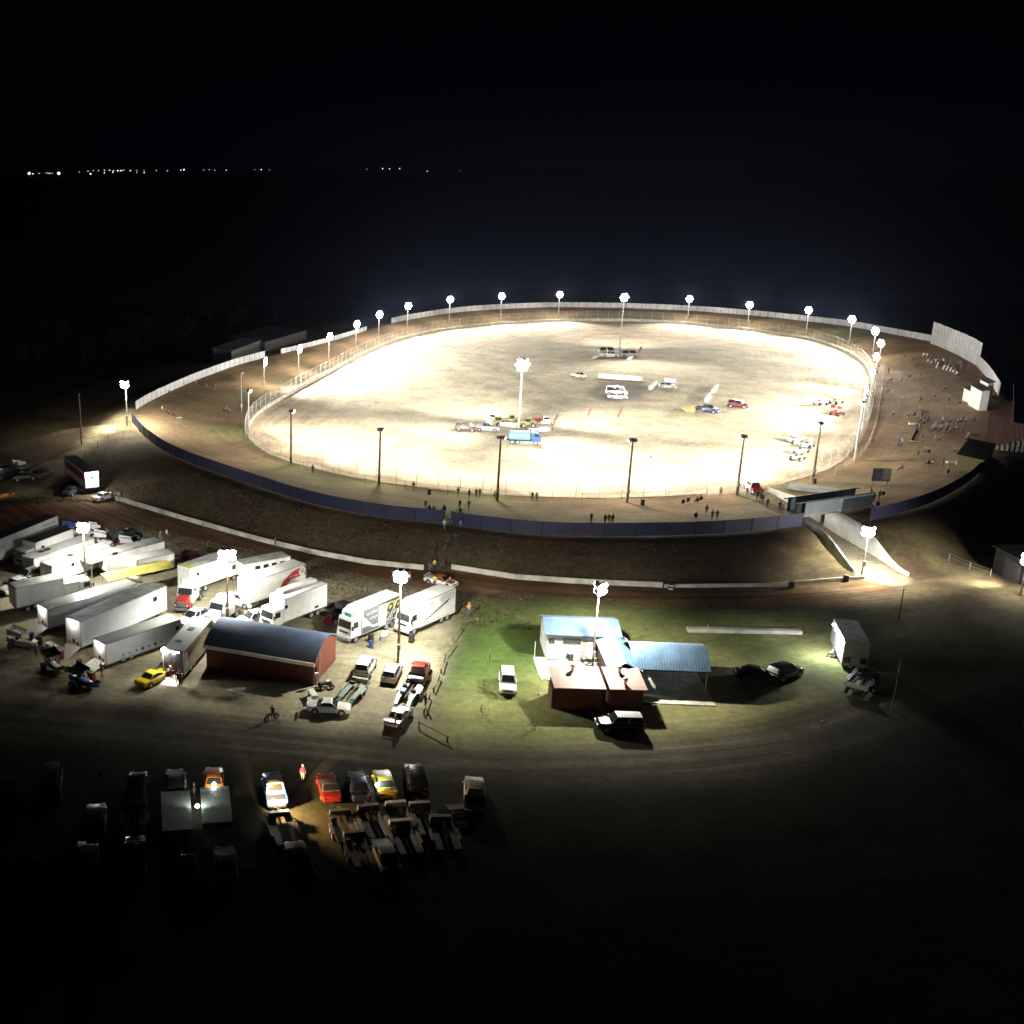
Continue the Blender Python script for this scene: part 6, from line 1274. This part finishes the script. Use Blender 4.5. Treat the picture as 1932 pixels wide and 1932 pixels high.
for px, l, m_ in (((1742,776),'pale board standing at the upper edge of the shaded crowd',SHIRT['grey']),((1722,801),'bright white rug at the lower edge of the shaded crowd',SHIRT['white']),((1794,874),'bright white esky box beside the parked grey four wheel drive',SHIRT['white']),((1835,820),'olive green mat near the canteen',P_['olive'])):
    o = MB().box((0,0,.2),(1.6,.7,.4)).build('picnic_box', m_, loc=gp(*px), bevel=.04); tag(o, l, 'picnic gear')
for a, b, l in (((1717,833),(1795,836),'low pale timber edging below the shaded crowd'),((1717,833),(1730,806),'low pale timber edging left of the shaded crowd')):
    A, ang, L = frame_from(a, b); o = MB().box((L/2,0,.12),(L,.25,.3)).build('timber_edging', M('pale_timber',(.4,.34,.2),.8), loc=A, bevel=.02); o.rotation_euler = (0,0,ang); tag(o, l, 'edging')
# ------------------------------------------------------------------ the faint dusty night air
def haze():
    m = bpy.data.materials.new('night_air'); m.use_nodes = True; nt = m.node_tree; nt.nodes.remove(nt.nodes['Principled BSDF'])
    v = nd(nt, 'ShaderNodeVolumePrincipled'); v.inputs['Density'].default_value = 00.000012; v.inputs['Color'].default_value = (.45,.55,1.,1); v.inputs['Anisotropy'].default_value = .82
    nt.links.new(v.outputs[0], nt.nodes['Material Output'].inputs['Volume'])
    o = MB().box((0,5000,31),(25000,15000,64)).build('haze', m); o['kind'] = 'stuff'; o['label'] = 'thin dusty night air over the speedway'
haze()
# ------------------------------------------------------------------ camera, sky, render settings
cam = bpy.data.cameras.new('camera'); co = bpy.data.objects.new('camera', cam); C.objects.link(co)
cam.sensor_width = 36; cam.sensor_fit = 'HORIZONTAL'; cam.lens = 36*F/1932; cam.shift_x = (966-CX)/1932
cam.clip_start = 1; cam.clip_end = 100000
co.location = (0,0,HC); co.rotation_euler = (math.pi/2-PIT, 0, 0); SC.camera = co
w = bpy.data.worlds.new('World'); SC.world = w; w.use_nodes = True; nt = w.node_tree; bg = nt.nodes['Background']
sk = nd(nt, 'ShaderNodeTexSky', sky_type='NISHITA'); sk.sun_disc = False; sk.sun_elevation = math.radians(-6); sk.sun_rotation = math.radians(160)
mx = nd(nt, 'ShaderNodeMix', data_type='RGBA', blend_type='MULTIPLY'); mx.inputs[0].default_value = 1; mx.inputs[7].default_value = (.5,.5,.8,1)
nt.links.new(sk.outputs[0], mx.inputs[6]); nt.links.new(mx.outputs[2], bg.inputs[0]); bg.inputs[1].default_value = .05
b2 = nd(nt, 'ShaderNodeBackground'); b2.inputs[0].default_value = (.0004,.0004,.0012,1); ad = nd(nt, 'ShaderNodeAddShader'); nt.links.new(bg.outputs[0], ad.inputs[0]); nt.links.new(b2.outputs[0], ad.inputs[1]); nt.links.new(ad.outputs[0], nt.nodes['World Output'].inputs[0])
SC.view_settings.view_transform = 'Standard'; SC.view_settings.look = 'None'; SC.view_settings.exposure = 0; SC.view_settings.gamma = 1
SC.cycles.use_denoising = True; SC.cycles.use_light_tree = True; SC.cycles.max_bounces = 5; SC.cycles.diffuse_bounces = 2; SC.cycles.glossy_bounces = 3
SC.cycles.transparent_max_bounces = 12; SC.cycles.sample_clamp_indirect = 4; SC.cycles.caustics_reflective = False; SC.cycles.caustics_refractive = False
